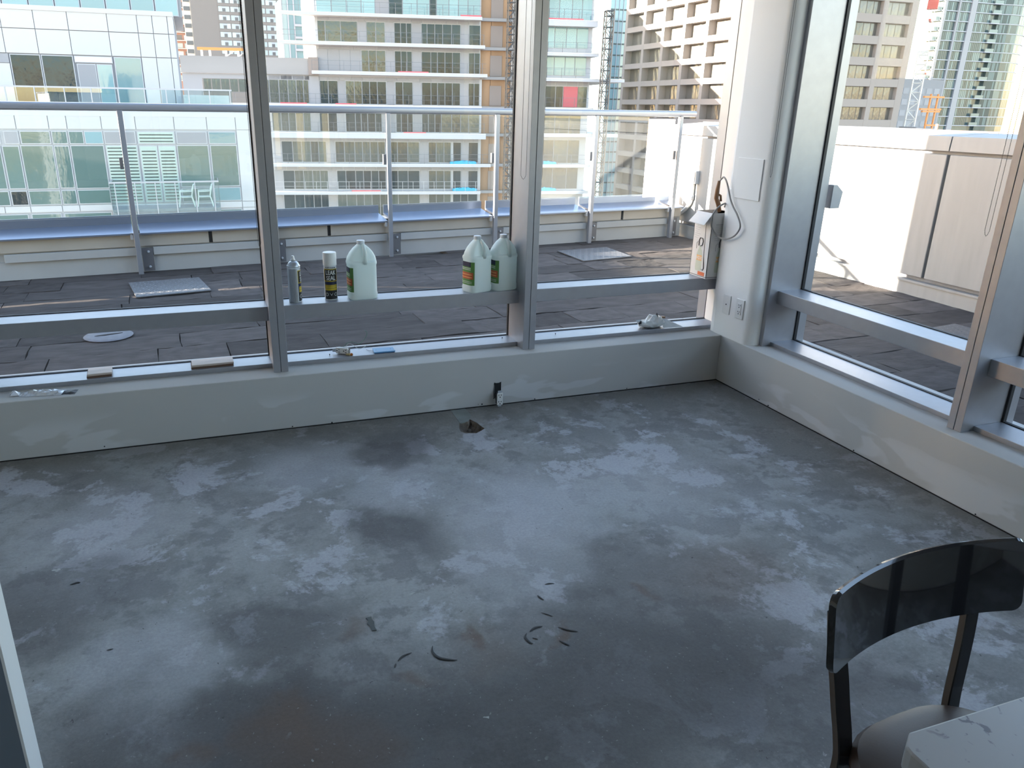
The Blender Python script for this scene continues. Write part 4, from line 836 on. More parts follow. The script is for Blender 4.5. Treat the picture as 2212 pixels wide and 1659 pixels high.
# upper lights
for a, c, m in ((-11.3, -10.1, 'glass_green'), (-9.97, -9.45, 'spandrel'), (-9.40, -8.33, 'glass_green'), (-8.29, -7.72, 'glass_green'), (-7.68, -7.13, 'glass_green'), (-7.11, -6.42, 'glass_blue'), (-6.39, -5.20, 'spandrel'), (-5.14, -3.70, 'blind'), (-3.64, -2.42, 'spandrel'), (-2.36, -1.25, 'glass_blue')): awin(a, c, -.05, .45, m)
for a, c, z0, z1, m in ((-11.3, -10.15, -1.77, -.10, 'glass_green'), (-10.1, -9.5, -1.77, -.11, 'glass_green'), (-9.46, -8.3, -1.80, -.09, 'glass_green'), (-8.28, -7.72, -1.77, -.11, 'glass_green'), (-7.68, -6.44, -1.80, -.09, 'glass_green'), (-6.38, -5.18, -2.42, -.09, 'blind'), (-3.66, -2.40, -1.80, -.09, 'glass_green'), (-2.34, -1.24, -1.80, -.09, 'glass_green'),
                        (-11.3, -10.15, -2.42, -1.84, 'glass_green'), (-10.1, -9.5, -2.42, -1.84, 'glass_dark'), (-9.46, -8.3, -2.42, -1.84, 'glass_green'), (-8.28, -7.72, -2.42, -1.84, 'glass_green'), (-7.68, -6.44, -2.42, -1.84, 'glass_green'), (-3.66, -2.40, -2.42, -1.84, 'glass_green'), (-2.34, -1.24, -2.42, -1.84, 'glass_blue')): awin(a, c, z0, z1, m)
for a, c in ((-5.12, -4.42), (-4.40, -3.70)): awin(a, c, -2.42, -.11, 'blind')
for a, c, z0, z1 in ((-6.36, -5.2, -2.36, -.14), (-5.08, -4.46, -2.36, -.16), (-4.36, -3.74, -2.36, -.16), (-5.1, -3.74, -.02, .42)):
    k = int((z1 - z0) / .13)
    for i in range(k): pbox('blind_slat', M['slat_dark'], a + .04, c - .04, YA - .012, YA - .006, z0 + .05 + i * .13, z0 + .095 + i * .13)
for a, c in zip(xs[:-1], xs[1:]): pbox('sill_panel', M['cladding'], a + .015, c - .015, YA, YA + .06, -2.70, -2.46)
for a, c in ((-11.3, -9.6), (-9.5, -8.4), (-8.3, -6.5), (-6.4, -4.5), (-4.4, -2.5), (-2.35, -1.25)): awin(a, c, -4.6, -2.76, 'glass_green')
pbox('cladding_panel', M['cladding'], -1.2, -.2, YA, YA + .06, -2.44, .51)
pbox('cladding_panel', M['cladding'], -1.2, -.2, YA, YA + .06, -4.6, -2.72)
# set back upper floor
YU = 34.5
pbox('wall', M['joint'], -20, -3.3, YU + .06, YU + 10, 1.0, 5.12)
pbox('roof_parapet', M['cladding'], -20, -3.28, YU - .04, YU + 10, 5.02, 5.20)
rx = [-12.2, -11.0, -9.82, -8.62, -7.38, -5.88, -4.73, -4.13, -3.53, -3.28]
for a, c in zip(rx[:-1], rx[1:]):
    pbox('cladding_panel', M['cladding'], a + .012, c - .012, YU, YU + .07, 4.34, 5.02)
    pbox('cladding_panel', M['cladding'], a + .012, c - .012, YU, YU + .07, 3.40, 4.31)
for a, c in zip(rx[-4:-1], rx[-3:]):
    pbox('cladding_panel', M['cladding'], a + .012, c - .012, YU, YU + .07, 1.2, 3.37)
awin(-9.72, -8.60, 1.2, 3.36, 'glass_dark', YU); awin(-8.57, -7.38, 1.2, 3.36, 'glass_dark', YU); awin(-7.34, -5.88, 3.10, 3.36, 'tan_pale', YU); awin(-7.28, -6.55, 1.2, 3.06, 'spandrel', YU); awin(-6.53, -5.92, 1.2, 3.06, 'glass_blue', YU); awin(-5.82, -4.75, 1.2, 3.36, 'glass_blue', YU)
pbox('cladding_panel', M['cladding'], -12.2, -9.76, YU, YU + .07, 1.2, 3.0)
pbox('spandrel', M['spandrel'], -12.2, -9.76, YU, YU + .07, 3.02, 3.37)
def glass_rail(bld, x0, x1, y, z0, z1, posts, off):
    MBr = ubox('rail_glass', M['clear'], bld, x0, x1, y, y + .02, z0 + off, z1 - .06 + off)
    ubox('handrail', M['frame'], bld, x0, x1, y - .03, y + .05, z1 - .06 + off, z1 + off)
    for p in posts: ubox('rail_post', M['frame'], bld, p - .018, p + .018, y - .045, y - .005, z0 + off, z1 - .05 + off)
glass_rail(wbld, -14, -1.25, 32.2, 1.22, 2.12, (-10.8, -9.67, -8.65, -7.6, -6.64, -5.65, -4.66, -3.84, -2.97, -2.15, -1.33), 25)
pbox('mechanical_screen', M['steel'], -3.2, -1.3, YU - .6, YU - .5, 1.2, 1.9)
# top storey glass just above the roof line
for i in range(9): awin(-12.0 + i * 1.0, -11.04 + i * 1.0, 5.22, 7.2, 'glass_blue', 36.5)
pbox('penthouse_wall', M['spandrel'], -18, -2.9, 36.6, 44, 5.2, 7.4)
# balcony with its rail
pbox('balcony_slab', M['frame'], -6.32, -2.17, 30.6, YA, -2.72, -2.62)
pbox('balcony_deck', M['spandrel'], -6.30, -2.19, 30.64, YA, -2.62, -2.52)
glass_rail(wbld, -6.31, -2.16, 30.58, -2.72, -1.43, (-6.12, -5.37, -4.61, -3.86, -3.1, -2.38), 25)
for x in (-6.31, -2.18): pbox('side_rail', M['frame'], x, x + .02, 30.6, YA, -1.49, -1.43); pbox('side_glass', M['clear'], x, x + .012, 30.62, YA, -2.6, -1.5)
def patio_chair(x, flip, label):
    t = thing('patio_chair', label, 'chair', (x, 31.25, -2.52), flip, 'white plastic chairs on the balcony')
    q = MB(); q.add([(-.24, -.25, .40), (.20, -.25, .42), (.20, .25, .42), (-.24, .25, .40)], [(0, 1, 2, 3)]); q.box(-.24, .20, -.25, .25, .38, .41); q.build('seat', M['white'], t)
    for k in range(5):
        y = -.2 + k * .1; MB().tube([(.20, y, .42), (.30, y * .95, .88)], .022, 5).build('back_slat', M['white'], t)
    MB().tube([(.28, -.24, .84), (.32, 0, .90), (.28, .24, .84)], .025, 6).build('back_rim', M['white'], t)
    for y in (-.27, .27):
        MB().tube([(-.27, y, .62), (0, y, .63), (.22, y, .64), (.28, y * .9, .82)], .024, 6).build('armrest', M['white'], t)
        MB().tube([(-.25, y, .62), (-.26, y, .40), (-.32, y * 1.05, 0)], .024, 6).build('leg', M['white'], t)
        MB().tube([(.20, y, .42), (.30, y * 1.05, 0)], .024, 6).build('leg', M['white'], t)
patio_chair(-3.47, 0, 'white plastic garden chair on the balcony, left of the two')
patio_chair(-2.74, 0, 'white plastic garden chair on the balcony, right of the two')

# ------------------------------------------------------------------ balcony building under construction
bb = thing('balcony_building', 'glass apartment block under construction with pale balcony slabs', 'building', (10, 81, -25), math.radians(-10))
def bbox(nm, m, x0, x1, y0, y1, z0, z1): return ubox(nm, m, bb, x0, x1, y0, y1, wz(z0), wz(z1))
DW = 1.4
bbox('core_wall', M['frame'], -.55, 16.6, DW + .03, 14, 4.6, 30)
bbox('core_wall', M['frame'], -6.2, 16.8, DW + .03, 14, -25, 4.7)
bbox('core_wall', M['ply'], 16.6, 20.0, DW + .5, 14, -25, 30)
bbox('core_wall', M['frame'], 20.0, 28.8, DW + .03, 14, -25, 30)
floors = {  # z of slab top below, z of soffit above, main runs (edges), then panels
    'a': (10.32, 13.0, [('b', [-.31, 1.2, 2.7, 4.2, 5.6]), ('p', [5.6, 7.0]), ('d', [7.0, 8.4]), ('b', [8.4, 9.9, 11.2]), ('d', [11.2, 11.9]), ('b', [11.9, 13.2, 14.2, 15.2, 16.5])]),
    'b': (7.62, 9.98, [('w', [-.31, .47, 2.03, 3.73]), ('p', [3.73, 4.65]), ('w', [4.65, 5.6, 6.55]), ('p', [6.6, 7.45]), ('d', [7.5, 8.17, 8.77, 9.31]), ('p', [9.34, 10.28]), ('d', [10.32, 10.92, 11.73, 12.55, 13.5, 14.45]), ('p', [14.5, 15.3]), ('d', [15.34, 16.55])]),
    'c': (4.86, 7.30, [('p', [-.5, .6, 1.8, 2.9, 4.0]), ('w', [4.05, 4.8, 5.6, 6.55]), ('p', [6.6, 7.45]), ('d', [7.5, 8.17, 8.77, 9.31]), ('p', [9.34, 10.28]), ('d', [10.32, 11.3, 12.0, 12.8, 13.6, 14.45]), ('p', [14.5, 15.3]), ('d', [15.34, 15.96, 16.55])]),
    'd': (1.66, 4.30, [('w', [-12.0, -11.2, -10.3, -9.4, -8.55, -7.45, -6.4, -5.5, -4.53, -3.62, -2.77, -2.05, -1.5]), ('d', [-.35, .5, 1.5]), ('p', [1.5, 2.25]), ('w', [2.3, 3.2, 4.0]), ('d', [4.0, 4.8, 5.6, 6.55]), ('p', [6.6, 7.45]), ('d', [7.5, 8.3, 9.35]), ('p', [9.38, 10.28]), ('d', [10.32, 11.3, 12.0, 12.8, 13.6, 14.45]), ('p', [14.5, 15.3]), ('d', [15.34, 15.96, 16.55])]),
    'e': (-1.12, 1.20, [('w', [-5.45, -4.52, -3.73, -3.0, -2.2, -1.46]), ('p', [-1.42, -.6]), ('d', [-.55, .35, 1.29]), ('p', [1.34, 2.1]), ('d', [2.18, 3.2, 3.81, 4.49, 5.32, 6.0]), ('p', [6.05, 7.45]), ('d', [7.52, 8.08, 8.77, 9.33]), ('p', [9.38, 10.25]), ('d', [10.3, 11.0, 11.71, 12.41]), ('w', [12.41, 13.54, 14.53, 15.39, 16.6])]),
    'f': (-4.27, -1.75, [('p', [-5.5, -4.7]), ('d', [-4.67, -3.53]), ('w', [-3.53, -2.59, -1.64, -.82, 0]), ('p', [.03, .9]), ('w', [.95, 1.91, 3.01, 3.84, 4.67, 5.5, 6.3]), ('p', [6.33, 6.75]), ('w', [6.8, 7.6, 8.72, 9.99]), ('p', [10.03, 10.95]), ('w', [10.99, 11.84, 12.7, 13.48]), ('d', [13.7, 14.6]), ('p', [14.62, 15.4]), ('d', [15.42, 16.5])]),
    'g': (-7.10, -4.75, [('p', [-5.6, -4.75]), ('d', [-4.7, -3.5]), ('w', [-3.5, -2.55, -1.6, -.8, .05]), ('p', [.08, .95]), ('d', [1.0, 1.95, 3.0, 3.85, 4.7, 5.5, 6.3]), ('p', [6.33, 6.75]), ('d', [6.8, 7.6, 8.72, 9.99]), ('p', [10.03, 10.95]), ('w', [10.99, 11.84, 12.7, 13.48]), ('d', [13.7, 14.6]), ('p', [14.62, 15.4]), ('d', [15.42, 16.5])]),
    'h': (-10.0, -7.55, [('p', [-5.7, -4.85]), ('d', [-4.8, -3.6, -2.6, -1.6, -.8, .0]), ('p', [.05, .9]), ('w', [.95, 1.95, 3.0, 3.85, 4.7, 5.6, 6.75]), ('w', [6.8, 7.6, 8.72, 9.99]), ('p', [10.03, 10.95]), ('w', [10.99, 11.84, 12.7, 13.48]), ('d', [13.7, 14.6, 15.4, 16.5])]),
}
GM = {'w': 'glass_reflect', 'd': 'glass_dark', 'b': 'glass_blue'}
for k, (z0, z1, runs) in floors.items():
    hz = .28 if k in 'bcdefg' else .0
    for kind, e in runs:
        for a, c in zip(e[:-1], e[1:]):
            if kind == 'p': bbox('facade_panel', M['spandrel'], a + .03, c - .03, DW - .02, DW + .03, z0 + .05, z1 - hz)
            else:
                if a < -6.5: bbox('window_pane', M[GM[kind]], a + .05, c - .05, DW - .03, DW + .03, 2.76, 3.95)
                else: bbox('window_pane', M[GM[kind]], a + .045, c - .045, DW - .03, DW + .03, z0 + .12, z1 - hz - .06)
    if hz:
        x = -.3 if k in 'bc' else -5.5
        while x < 16.4: bbox('spandrel_panel', M['spandrel'], x + .03, min(x + 1.15, 16.5), DW - .02, DW + .03, z1 - hz + .02, z1 + .1); x += 1.2
# right hand part behind the mullion, pale glass corner
for (z0, z1, xe, gm) in ((10.32, 13.0, [20.3, 21.5, 23.7, 25.0, 26.4, 27.5, 28.6], 'b'), (7.62, 9.9, [20.3, 21.5, 23.7, 24.62, 25.91, 27.05, 28.35], 'b'), (4.9, 7.0, [20.3, 21.5, 23.7, 24.7, 25.9, 27.0, 28.3], 'b'), (-1.12, 1.2, [20.3, 21.4, 22.5, 23.6, 25.08, 26.71, 28.05], 'w'), (-4.27, -1.75, [20.3, 21.4, 22.5, 23.6, 25.08, 26.71, 28.05], 'w'), (-7.1, -4.75, [20.3, 21.4, 22.5, 23.6, 25.08, 26.71, 28.05], 'w')):
    for a, c in zip(xe[:-1], xe[1:]): bbox('window_pane', M[GM[gm]], a + .045, c - .045, DW - .03, DW + .03, z0 + .1, z1)
for a, c, m in ((20.4, 22.0, 'glass_dark'), (22.0, 23.7, 'glass_dark'), (23.77, 25.0, 'glass_dark'), (25.0, 25.85, 'glass_dark'), (27.5, 28.6, 'glass_reflect')): bbox('window_pane', M[m], a + .05, c - .05, DW - .03, DW + .03, 1.75, 3.85)
tag(bbox('red_door_sheet', M['red'], 25.9, 27.48, DW - .08, DW + .03, 1.75, 3.85), 'red sheet closing one opening')
x = 23.7
while x < 28.5: bbox('spandrel_panel', M['spandrel'], x + .05, min(x + 1.2, 28.6), DW - .03, DW + .03, 3.95, 4.5); x += 1.28
# slabs with pointed overhang at the left
def slab(x0, x1, zt, th, tip=None):
    q = MB(); poly = [(x0, 0.0), (x1, 0.0), (x1, 13), (x0, 13)]
    if tip: poly = [(tip, 0.0), (x1, 0.0), (x1, 13), (x0, 13), (x0, 2.6)]
    q.prism(poly, wz(zt - th), wz(zt)); q.mi = [1] + [0] * (len(q.f) - 1); q.build('slab', [M['slab'], M['soffit']], bb)
    bbox('edge_flashing', M['steel'], (tip or x0) + .02, x1 - .02, -.03, -.005, zt, zt + .06)
for x0, x1, zt, th, tip in ((-.55, 16.5, 13.3, .26, -3.6), (-.55, 16.5, 10.28, .24, -3.9), (-.6, 16.85, 7.6, .26, -4.24), (-1.05, 17.15, 4.83, .26, None), (-14, 16.6, 1.62, .22, None), (-5.6, 17.1, -1.15, .52, None), (-5.7, 17.7, -4.31, .27, None), (-5.9, 16.6, -7.2, .27, None),
                            (20.2, 28.9, 13.2, .3, None), (20.2, 28.9, 9.84 + .45, .55, None), (20.2, 29.2, 7.12, .26, None), (20.2, 32.3, 4.60, .26, None), (20.2, 29, 1.62, .22, None), (20.2, 32, -1.05, .3, None), (20.2, 29, -4.31, .27, None), (20.2, 29, -7.2, .27, None)):
    slab(x0, x1, zt, th, tip)
def thin_rail(x0, x1, z, hgt=1.07, step=1.6, m='thin'):
    q = MB(); q.box(x0, x1, .02, .05, wz(z + hgt - .03), wz(z + hgt)); q.box(x0, x1, .02, .04, wz(z + hgt * .55), wz(z + hgt * .55 + .02)); x = x0
    while x <= x1 + .01: q.box(x - .018, x + .018, .01, .06, wz(z - .2), wz(z + hgt)); x += step
    q.build('balcony_rail', M[m], bb)
for x0, x1, z in ((-3.6, 16.4, 10.3), (-4.1, 16.7, 7.6), (-1.0, 17.0, 4.83), (-12, 16.5, 1.62), (-5.5, 17, -1.15), (-5.6, 17.5, -4.31), (20.4, 28.8, 10.3), (20.4, 29, 7.12), (20.4, 32.2, 4.6), (20.4, 28.8, 1.62), (20.4, 28.8, -1.05), (20.4, 28.8, -4.31)): thin_rail(x0, x1, z)
thin_rail(-5.8, 16.5, -7.2, 1.1, 1.15, 'frame')
# low concrete storey at the left of the block
bbox('concrete_band', M['concrete'], -14, -1.35, DW - .3, 10, 4.5, 6.08)
bbox('spandrel_band', M['spandrel'], -14, -1.4, DW - .02, DW + .03, 4.0, 4.46)
bbox('grey_wall', M['spandrel'], -14, -12.1, DW - .03, DW + .05, 1.7, 4.0)
bbox('stair_wall', M['plydoor'], -1.4, -.4, DW - .4, 10, 4.5, 6.2)
bbox('stair_wall', M['spandrel'], -1.4, -.4, DW - .1, DW + .1, 1.65, 4.4)
# plywood sheathing with doors between the two parts
for z0, z1 in ((10.4, 13.2), (7.6, 10.1), (4.7, 7.4), (1.7, 4.5), (-1.1, 1.4), (-4.3, -1.4), (-7.2, -4.5), (-10, -7.4)):
    bbox('plywood_sheet', M['ply'], 16.62, 17.75, DW + .40, DW + .52, z0, z1); bbox('plywood_sheet', M['ply'], 17.8, 19.95, DW + .40, DW + .52, z0, z1)
    bbox('plywood_door', M['plydoor'], 17.72, 19.0, DW + .32, DW + .42, z0 + .05, z0 + 2.1)
    bbox('floor_edge', M['concrete'], 16.6, 20.0, DW - .1, DW + .6, z0 - .3, z0)
for x0, x1, z in ((7.76, 10.9, 4.86), (1.19, 3.34, 1.66), (14.24, 16.4, 10.34), (-4.4, -1.7, 1.66), (20.4, 27.3, 10.34), (8.2, 10.6, -1.12), (2.5, 5.6, -7.15)): tag(bbox('red_toe_board', M['red'], x0, x1, -.02, .05, z, z + .14), 'red board at the slab edge')
def lattice(name, label, cat, loc, rotz, w, z0, z1, bay, rad, m, m2=None):
    t = thing(name, label, cat, loc, rotz); q = MB(); c = w / 2; z = z0; i = 0
    for sx in (-c, c):
        for sy in (-c, c): q.tube([(sx, sy, z0), (sx, sy, z1)], rad, 4)
    q.build('chord', m, t); q = MB()
    while z < z1 - .01:
        zn = min(z + bay, z1)
        for sy in (-c, c):
            q.tube([(-c, sy, zn), (c, sy, zn)], rad * .7, 4); q.tube([(-c, sy, z), (c, sy, zn)] if i % 2 else [(c, sy, z), (-c, sy, zn)], rad * .6, 4)
        for sx in (-c, c):
            q.tube([(sx, -c, zn), (sx, c, zn)], rad * .7, 4); q.tube([(sx, -c, z), (sx, c, zn)] if i % 2 else [(sx, c, z), (sx, -c, zn)], rad * .6, 4)
        z = zn; i += 1
    q.build('bracing', m2 or m, t); return t
e1 = Vector((math.cos(math.radians(-10)), math.sin(math.radians(-10)))); 
def bpos(s, d): return (10 + e1.x * s - e1.y * d, 81 + e1.y * s + e1.x * d)
x_, y_ = bpos(19.5, -.2); hm = lattice('hoist_mast', 'dark lattice hoist mast climbing the plywood strip of the balcony building', 'mast', (x_, y_, -25), math.radians(-10), .72, 0, 42, .75, .055, M['mast'])
x_, y_ = bpos(29.75, -1.0); sm = lattice('scaffold_mast', 'dark scaffold ladder at the right end of the balcony building', 'mast', (x_, y_, -25), math.radians(-10), .8, 0, 36.2, 1.05, .075, M['mast'])
def tarp(s, z, w, label):
    x_, y_ = bpos(s, .9); t = thing('tarp', label, 'tarp', (x_, y_, z), math.radians(-10), 'blue tarps on the balconies'); q = MB(); r = random.Random(int(s * 10)); ring = []
    n = 14
    for i in range(n + 1):
        u = i / n; wv = .05 * math.sin(i * 1.9) + r.uniform(-.04, .04); tp = 1 - abs(u - .5) * .7
        ring.append([(-w / 2 + w * u, -.35 * tp, .0), (-w / 2 + w * u, .35 * tp, .0), (-w / 2 + w * u, .22 * tp, .34 * tp + wv), (-w / 2 + w * u, -.22 * tp, .36 * tp - wv)])
    q.loft(ring); q.build('sheet', M['tarp'], t)
tarp(14.75, -4.30, 2.9, 'bright blue tarp on the upper of two lower balconies, left of the mullion')
tarp(14.95, -7.18, 2.7, 'bright blue tarp on the lower of two balconies, left of the mullion')
tarp(24.0, -4.30, 2.6, 'bright blue tarp on the upper balcony seen right of the mullion')
tarp(24.2, -7.18, 2.4, 'bright blue tarp on the lower balcony seen right of the mullion')
x_, y_ = bpos(-9.95, 2.5); st = thing('steel_truss', 'orange steel truss lying along the concrete roof', 'truss', (x_, y_, 6.08), math.radians(-10))
MB().box(-2.5, 2.5, -.15, .15, .62, .88).build('top_beam', M['orange_steel'], st)
for a in (-2.1, -1.3, .3, 1.5): MB().box(a - .1, a + .1, -.12, .12, 0, .62).build('support', M['crane'], st)
MB().tube([(.3, 0, .05), (1.1, 0, .6)], .06, 5).build('brace', M['crane'], st); MB().tube([(1.5, 0, .05), (2.3, 0, .6)], .06, 5).build('brace', M['crane'], st)

# ------------------------------------------------------------------ stone office tower, two visible faces
og = thing('stone_office_tower', 'stone office tower with a grid of deep set windows', 'building', (86.1, 114.8, -25))
def obox(nm, m, x0, x1, y0, y1, z0, z1): return ubox(nm, m, og, x0, x1, y0, y1, wz(z0), wz(z1))
TOP = 27.4
obox('core', M['stone'], 1.62, 37, .9, 41.5, -25, TOP)
obox('corner_pier', M['stone'], 0, 1.7, 0, 1.6, -25, TOP)
zr = [2.65 + 3.55 * k for k in range(-1, 7)]; zl = [2.65 + 3.55 * k for k in range(-5, 7)]
# left face (looks towards -x): local y runs away from the viewer
yb = [3.88 + 7.3 * i for i in range(6)]
obox('pier', M['stone'], 0, 1.6, 1.5, 3.88, -25, TOP)
for i in range(5): obox('pier', M['stone'], 0, 1.6, yb[i] + 6.4, yb[i + 1], -25, TOP)
obox('base_wall', M['stone'], .02, 1.6, 1.6, 40.3, -25, zl[0] - 2.55)
for z in zl: obox('spandrel', M['stone'], .02, 1.6, 1.6, 40.3, z, z + 1.0)
for z in zl:
    for i in range(5):
        f = obox('window', M['bronze'], 1.50, 1.61, yb[i] + .05, yb[i] + 6.35, z - 2.55, z)
        if z < 2: ubox('pane', M['stone_glass'], f, -.6, .2, -.48, .48, -.47, .47)
        else:
          for k in range(4): ubox('pane', M['stone_glass'], f, -.6, .2, -.5 + .25 * k + .012, -.25 + .25 * k - .012, -.47, .47)
# right face (looks towards -y)
xb = [.3 + 7.33 * i for i in range(5)]
for i in range(5): obox('pier', M['stone'], xb[i] + 5.75 + .9 if i < 4 else xb[i] + 5.9, xb[i + 1] + .4 if i < 4 else 37.0, 0, .9, -25, TOP)
for z in zr: obox('spandrel', M['stone'], 1.6, 37, .02, .9, z, z + 1.35)
obox('base_wall', M['stone'], 1.6, 37, .02, .9, -25, zr[0] - 2.2)
for z in zr:
    for i in range(5):
        x0 = xb[i] - .2; 
        f = obox('window', M['bronze'], max(x0 + .6, 1.7), x0 + 6.9, .80, .91, z - 2.25, z)
        if i < 2: ubox('pane', M['stone_glass'], f, -.48, .48, -.6, .2, -.47, .47)
        else:
          for k in range(4): ubox('pane', M['stone_glass'], f, -.5 + .25 * k + .012, -.25 + .25 * k - .012, -.6, .2, -.47, .47)

# ------------------------------------------------------------------ distant towers
td = thing('tan_tower', 'tan high rise with rows of pale triple windows behind the concrete band', 'building', (11.9, 282.7, -25))
ubox('tower_wall', M['tan'], td, -12.2, 18.9, .1, 22, 0, 66)
ubox('side_bay', M['tan_pale'], td, -14.6, -12.2, .6, 22, 0, 66)
for r in range(11):
    zt = 36.4 - 2.53 * r + 25
    ubox('side_balcony', M['dark_pane'], td, -14.4, -12.5, .4, .62, zt - 1.7, zt - .5)
    for c in range(6):
        x0 = -3.8 + 3.75 * c; f = ubox('window', M['frame'], td, x0 + .08, x0 + 3.5, .0, .14, zt - 1.55, zt)
        for k in range(3):
            a = -.5 + k / 3; ubox('pane', M['light_pane' if k != 1 else 'dark_pane'] if (r * 7 + c * 3 + k) % 4 or k == 1 else M['light_pane'], f, a + .02, a + .31, -.62, .0, (-.47 if k != 1 else -.47), (.47 if k != 1 else .15))
    ubox('floor_band', M['tan'], td, -3.9, 18.9, -.02, .1, zt + .1, zt + .85)
te = thing('red_brick_tower', 'reddish tower with dark windows and balconies seen between the white building and the tan tower', 'building', (-4, 323.2, -25))
ubox('tower_wall', M['redbrick'], te, -8, 3.2, 0, 18, 0, 70)
for r in range(10):
    z = 36.2 - 2.75 * r + 25
    for c in range(4): ubox('window', M['light_pane' if (r + c) % 3 else 'dark_pane'], te, -7.4 + c * 2.7, -5.4 + c * 2.7, -.1, .05, z - 1.6, z)
    ubox('balcony_slab', M['tan_pale'], te, -7.8, 3.2, -1.0, 0, z - 2.0, z - 1.75)
tf = thing('blue_glass_tower', 'narrow blue green glass tower left of the stone tower', 'building', (103.2, 190, -25))
ubox('tower_body', M['glass_blue'], tf, -2.2, 4.4, 0, 14, 0, 60)
for k in range(22): ubox('floor_band', M['teal_dark'], tf, -2.22, 4.42, -.05, .1, 2 + k * 2.7, 2.35 + k * 2.7)
for x in (-1.0, .2, 1.4, 2.6): ubox('fin', M['frame'], tf, x, x + .16, -.14, .0, 0, 60)
for k in range(22): ubox('balcony', M['frame'], tf, 2.6, 4.9, -.8, 0, 2.2 + k * 2.7, 2.5 + k * 2.7)
tg = thing('slim_glass_tower', 'slim white and blue glass tower behind the left slab tips', 'building', (19, 200, -25))
ubox('tower_body', M['glass_blue'], tg, 0, 9.5, 0, 12, 0, 50)
for k in range(18): ubox('floor_band', M['slab'], tg, 3.0, 9.6, -.5, 0, 1 + k * 2.7, 1.5 + k * 2.7)
for x in (0.0, 1.5, 2.9, 6.2): ubox('fin', M['slab'], tg, x, x + .3, -.2, 0, 0, 50)
# teal condominium tower at the right
ti = thing('teal_tower', 'tall teal glass apartment tower with white slab lines at the right', 'building', (249.25, 206.45, -25))
def ibox(nm, m, x0, x1, y0, y1, z0, z1): return ubox(nm, m, ti, x0, x1, y0, y1, wz(z0), wz(z1))
ibox('tower_body', M['teal'], -18.6, 3.2, 0, 30, -25, 46)
ibox('tower_body', M['teal_dark'], 3.2, 6.6, .8, 30, -25, 46)
arcp = [(6.6, 0), (11, -.9), (16, -.6), (21, .9), (26, 4)]
q = MB(); q.prism(arcp + [(26, 30), (6.6, 30)], 0, 71); q.build('curved_body', M['teal'], ti)
for a, c in ((-18.4, -17.4), (-12.3, -11.5), (-6.8, -4.4)): ibox('fin', M['spandrel'], a, c, -.6, .1, -25, 46)
lt = MB(); dkm = MB(); rz = random.Random(3)
for k in range(17):
    z = -2.0 + 2.95 * k
    if z > 44: break
    ibox('slab', M['slab'], -18.8, 3.2, -.5, 0, z - .12, z + .12)
    ibox('balcony_slab', M['slab'], 2.8, 6.8, -.9, .9, z - .14, z + .14)
    ibox('balcony_glass', M['teal_pale'], 2.9, 6.7, -.92, -.86, z + .14, z + 1.1)
    ibox('side_balcony', M['slab'], -20.2, -18.6, .4, 4, z - .12, z + .12)
    ibox('side_balcony_glass', M['teal_pale'], -20.2, -18.7, .38, .42, z + .1, z + 1.1)
    q = MB(); sl = [(x, y - .25) for x, y in arcp]; q.prism(sl + [(26, 6), (6.6, 6)], wz(z - .12), wz(z + .12)); q.build('slab', M['slab'], ti)
    for (xa, ya), (xc, yc) in zip(arcp[:-1], arcp[1:]):
        n = 8
        for i in range(n):
            u0, u1 = (i + .1) / n, (i + .9) / n; tgt = lt if rz.random() < .55 else dkm
            A_ = (xa + (xc - xa) * u0, ya + (yc - ya) * u0 - .06); C_ = (xa + (xc - xa) * u1, ya + (yc - ya) * u1 - .06)
            tgt.add([(A_[0], A_[1], wz(z + .2)), (C_[0], C_[1], wz(z + .2)), (C_[0], C_[1], wz(z + 2.7)), (A_[0], A_[1], wz(z + 2.7))], [(0, 1, 2, 3)])
    for x in [-17.2 + .8 * i for i in range(25)]:
        if any(a - .4 < x < c + .1 for a, c in ((-18.4, -17.4), (-12.3, -11.5), (-6.8, -4.4))): continue
        tgt = lt if rz.random() < .35 else dkm
        tgt.add([(x, -.06, wz(z + .2)), (x + .66, -.06, wz(z + .2)), (x + .66, -.06, wz(z + 2.7)), (x, -.06, wz(z + 2.7))], [(0, 1, 2, 3)])
tag(lt.build('pale_panes', M['teal_pale'], ti), kind='stuff'); tag(dkm.build('dark_panes', M['teal_dark'], ti), kind='stuff')
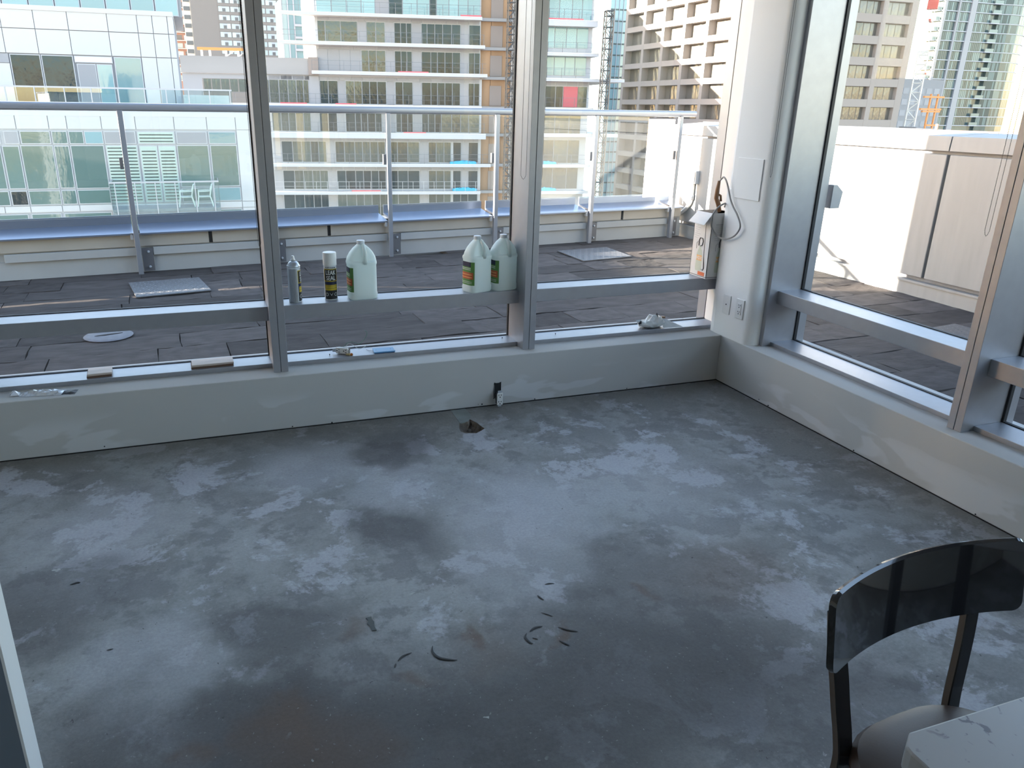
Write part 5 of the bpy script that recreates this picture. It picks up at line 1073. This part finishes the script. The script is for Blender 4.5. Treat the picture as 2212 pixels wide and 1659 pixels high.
cr = lattice('tower_crane', 'white lattice tower crane between the stone tower and the teal tower', 'crane', (133.1, 121.0, -25), math.radians(40), 1.75, 0, 38, 1.7, .11, M['crane'])
q = MB()
for sx in (-.5, .5):
    for sy in (-.5, .5): q.tube([(sx, sy, 38), (sx, sy, 46)], .05, 4)
for k in range(6): q.tube([(-.5, -.5, 38 + k * 1.3), (.5, -.5, 39.3 + k * 1.3)], .04, 4)
q.build('mast', M['crane'], cr)
MB().box(-.9, .9, -.9, .9, 45.5, 48).build('cab', M['crane_red'], cr); MB().box(-1.6, 3.0, -.2, .2, 43.4, 43.7).build('red_tie', M['crane_red'], cr); MB().box(-1.6, 1.6, -1.2, -1.0, 33.9, 34.15).build('red_tie', M['crane_red'], cr)
fw = thing('formwork_frame', 'orange formwork beams at the foot of the crane', 'formwork', (131.0, 115.0, -25))
for x0, x1, z in ((-2.2, 2.8, 29.5), (-2.6, 2.6, 27.3), (-2.0, 2.4, 26.9), (-.4, 2.6, 24.4)): ubox('beam', M['orange_steel'], fw, x0, x1, -.2, .2, z, z + .32)
for x in (1.2, -.6): ubox('prop', M['orange_steel'], fw, x, x + .22, -.15, .15, 0, 30.2)
ubox('deck', M['concrete'], fw, -2.6, 2.8, 0, 4, 0, 24.2)
tw = thing('pale_low_block', 'pale beige building far behind the crane', 'building', (195, 178, -25))
ubox('wall', M['concrete'], tw, -8, 10, 0, 12, 0, 36)
for r in range(5):
    for c in range(6): ubox('window', M['spandrel'], tw, -7.4 + c * 2.9, -5.4 + c * 2.9, -.06, .05, 20 + r * 3, 21.6 + r * 3)
# added unseen block, top sloped to throw the shade on the stone tower
tk = thing('unseen_shade_tower', 'added unseen tower behind the balcony building, shaped to shade the stone tower', 'building', (0, 0, -25))
q = MB(); q.prism([(121, 25), (121, 31), (186, 65), (186, 0), (121, 0)], 22, 46, 'x'); q.build('tower_body', M['concrete'], tk)
tag(MB().box(-400, 500, -300, 600, -25.5, -25).build('city_ground', M['ground']), 'grey city ground far below', 'ground', kind='structure')
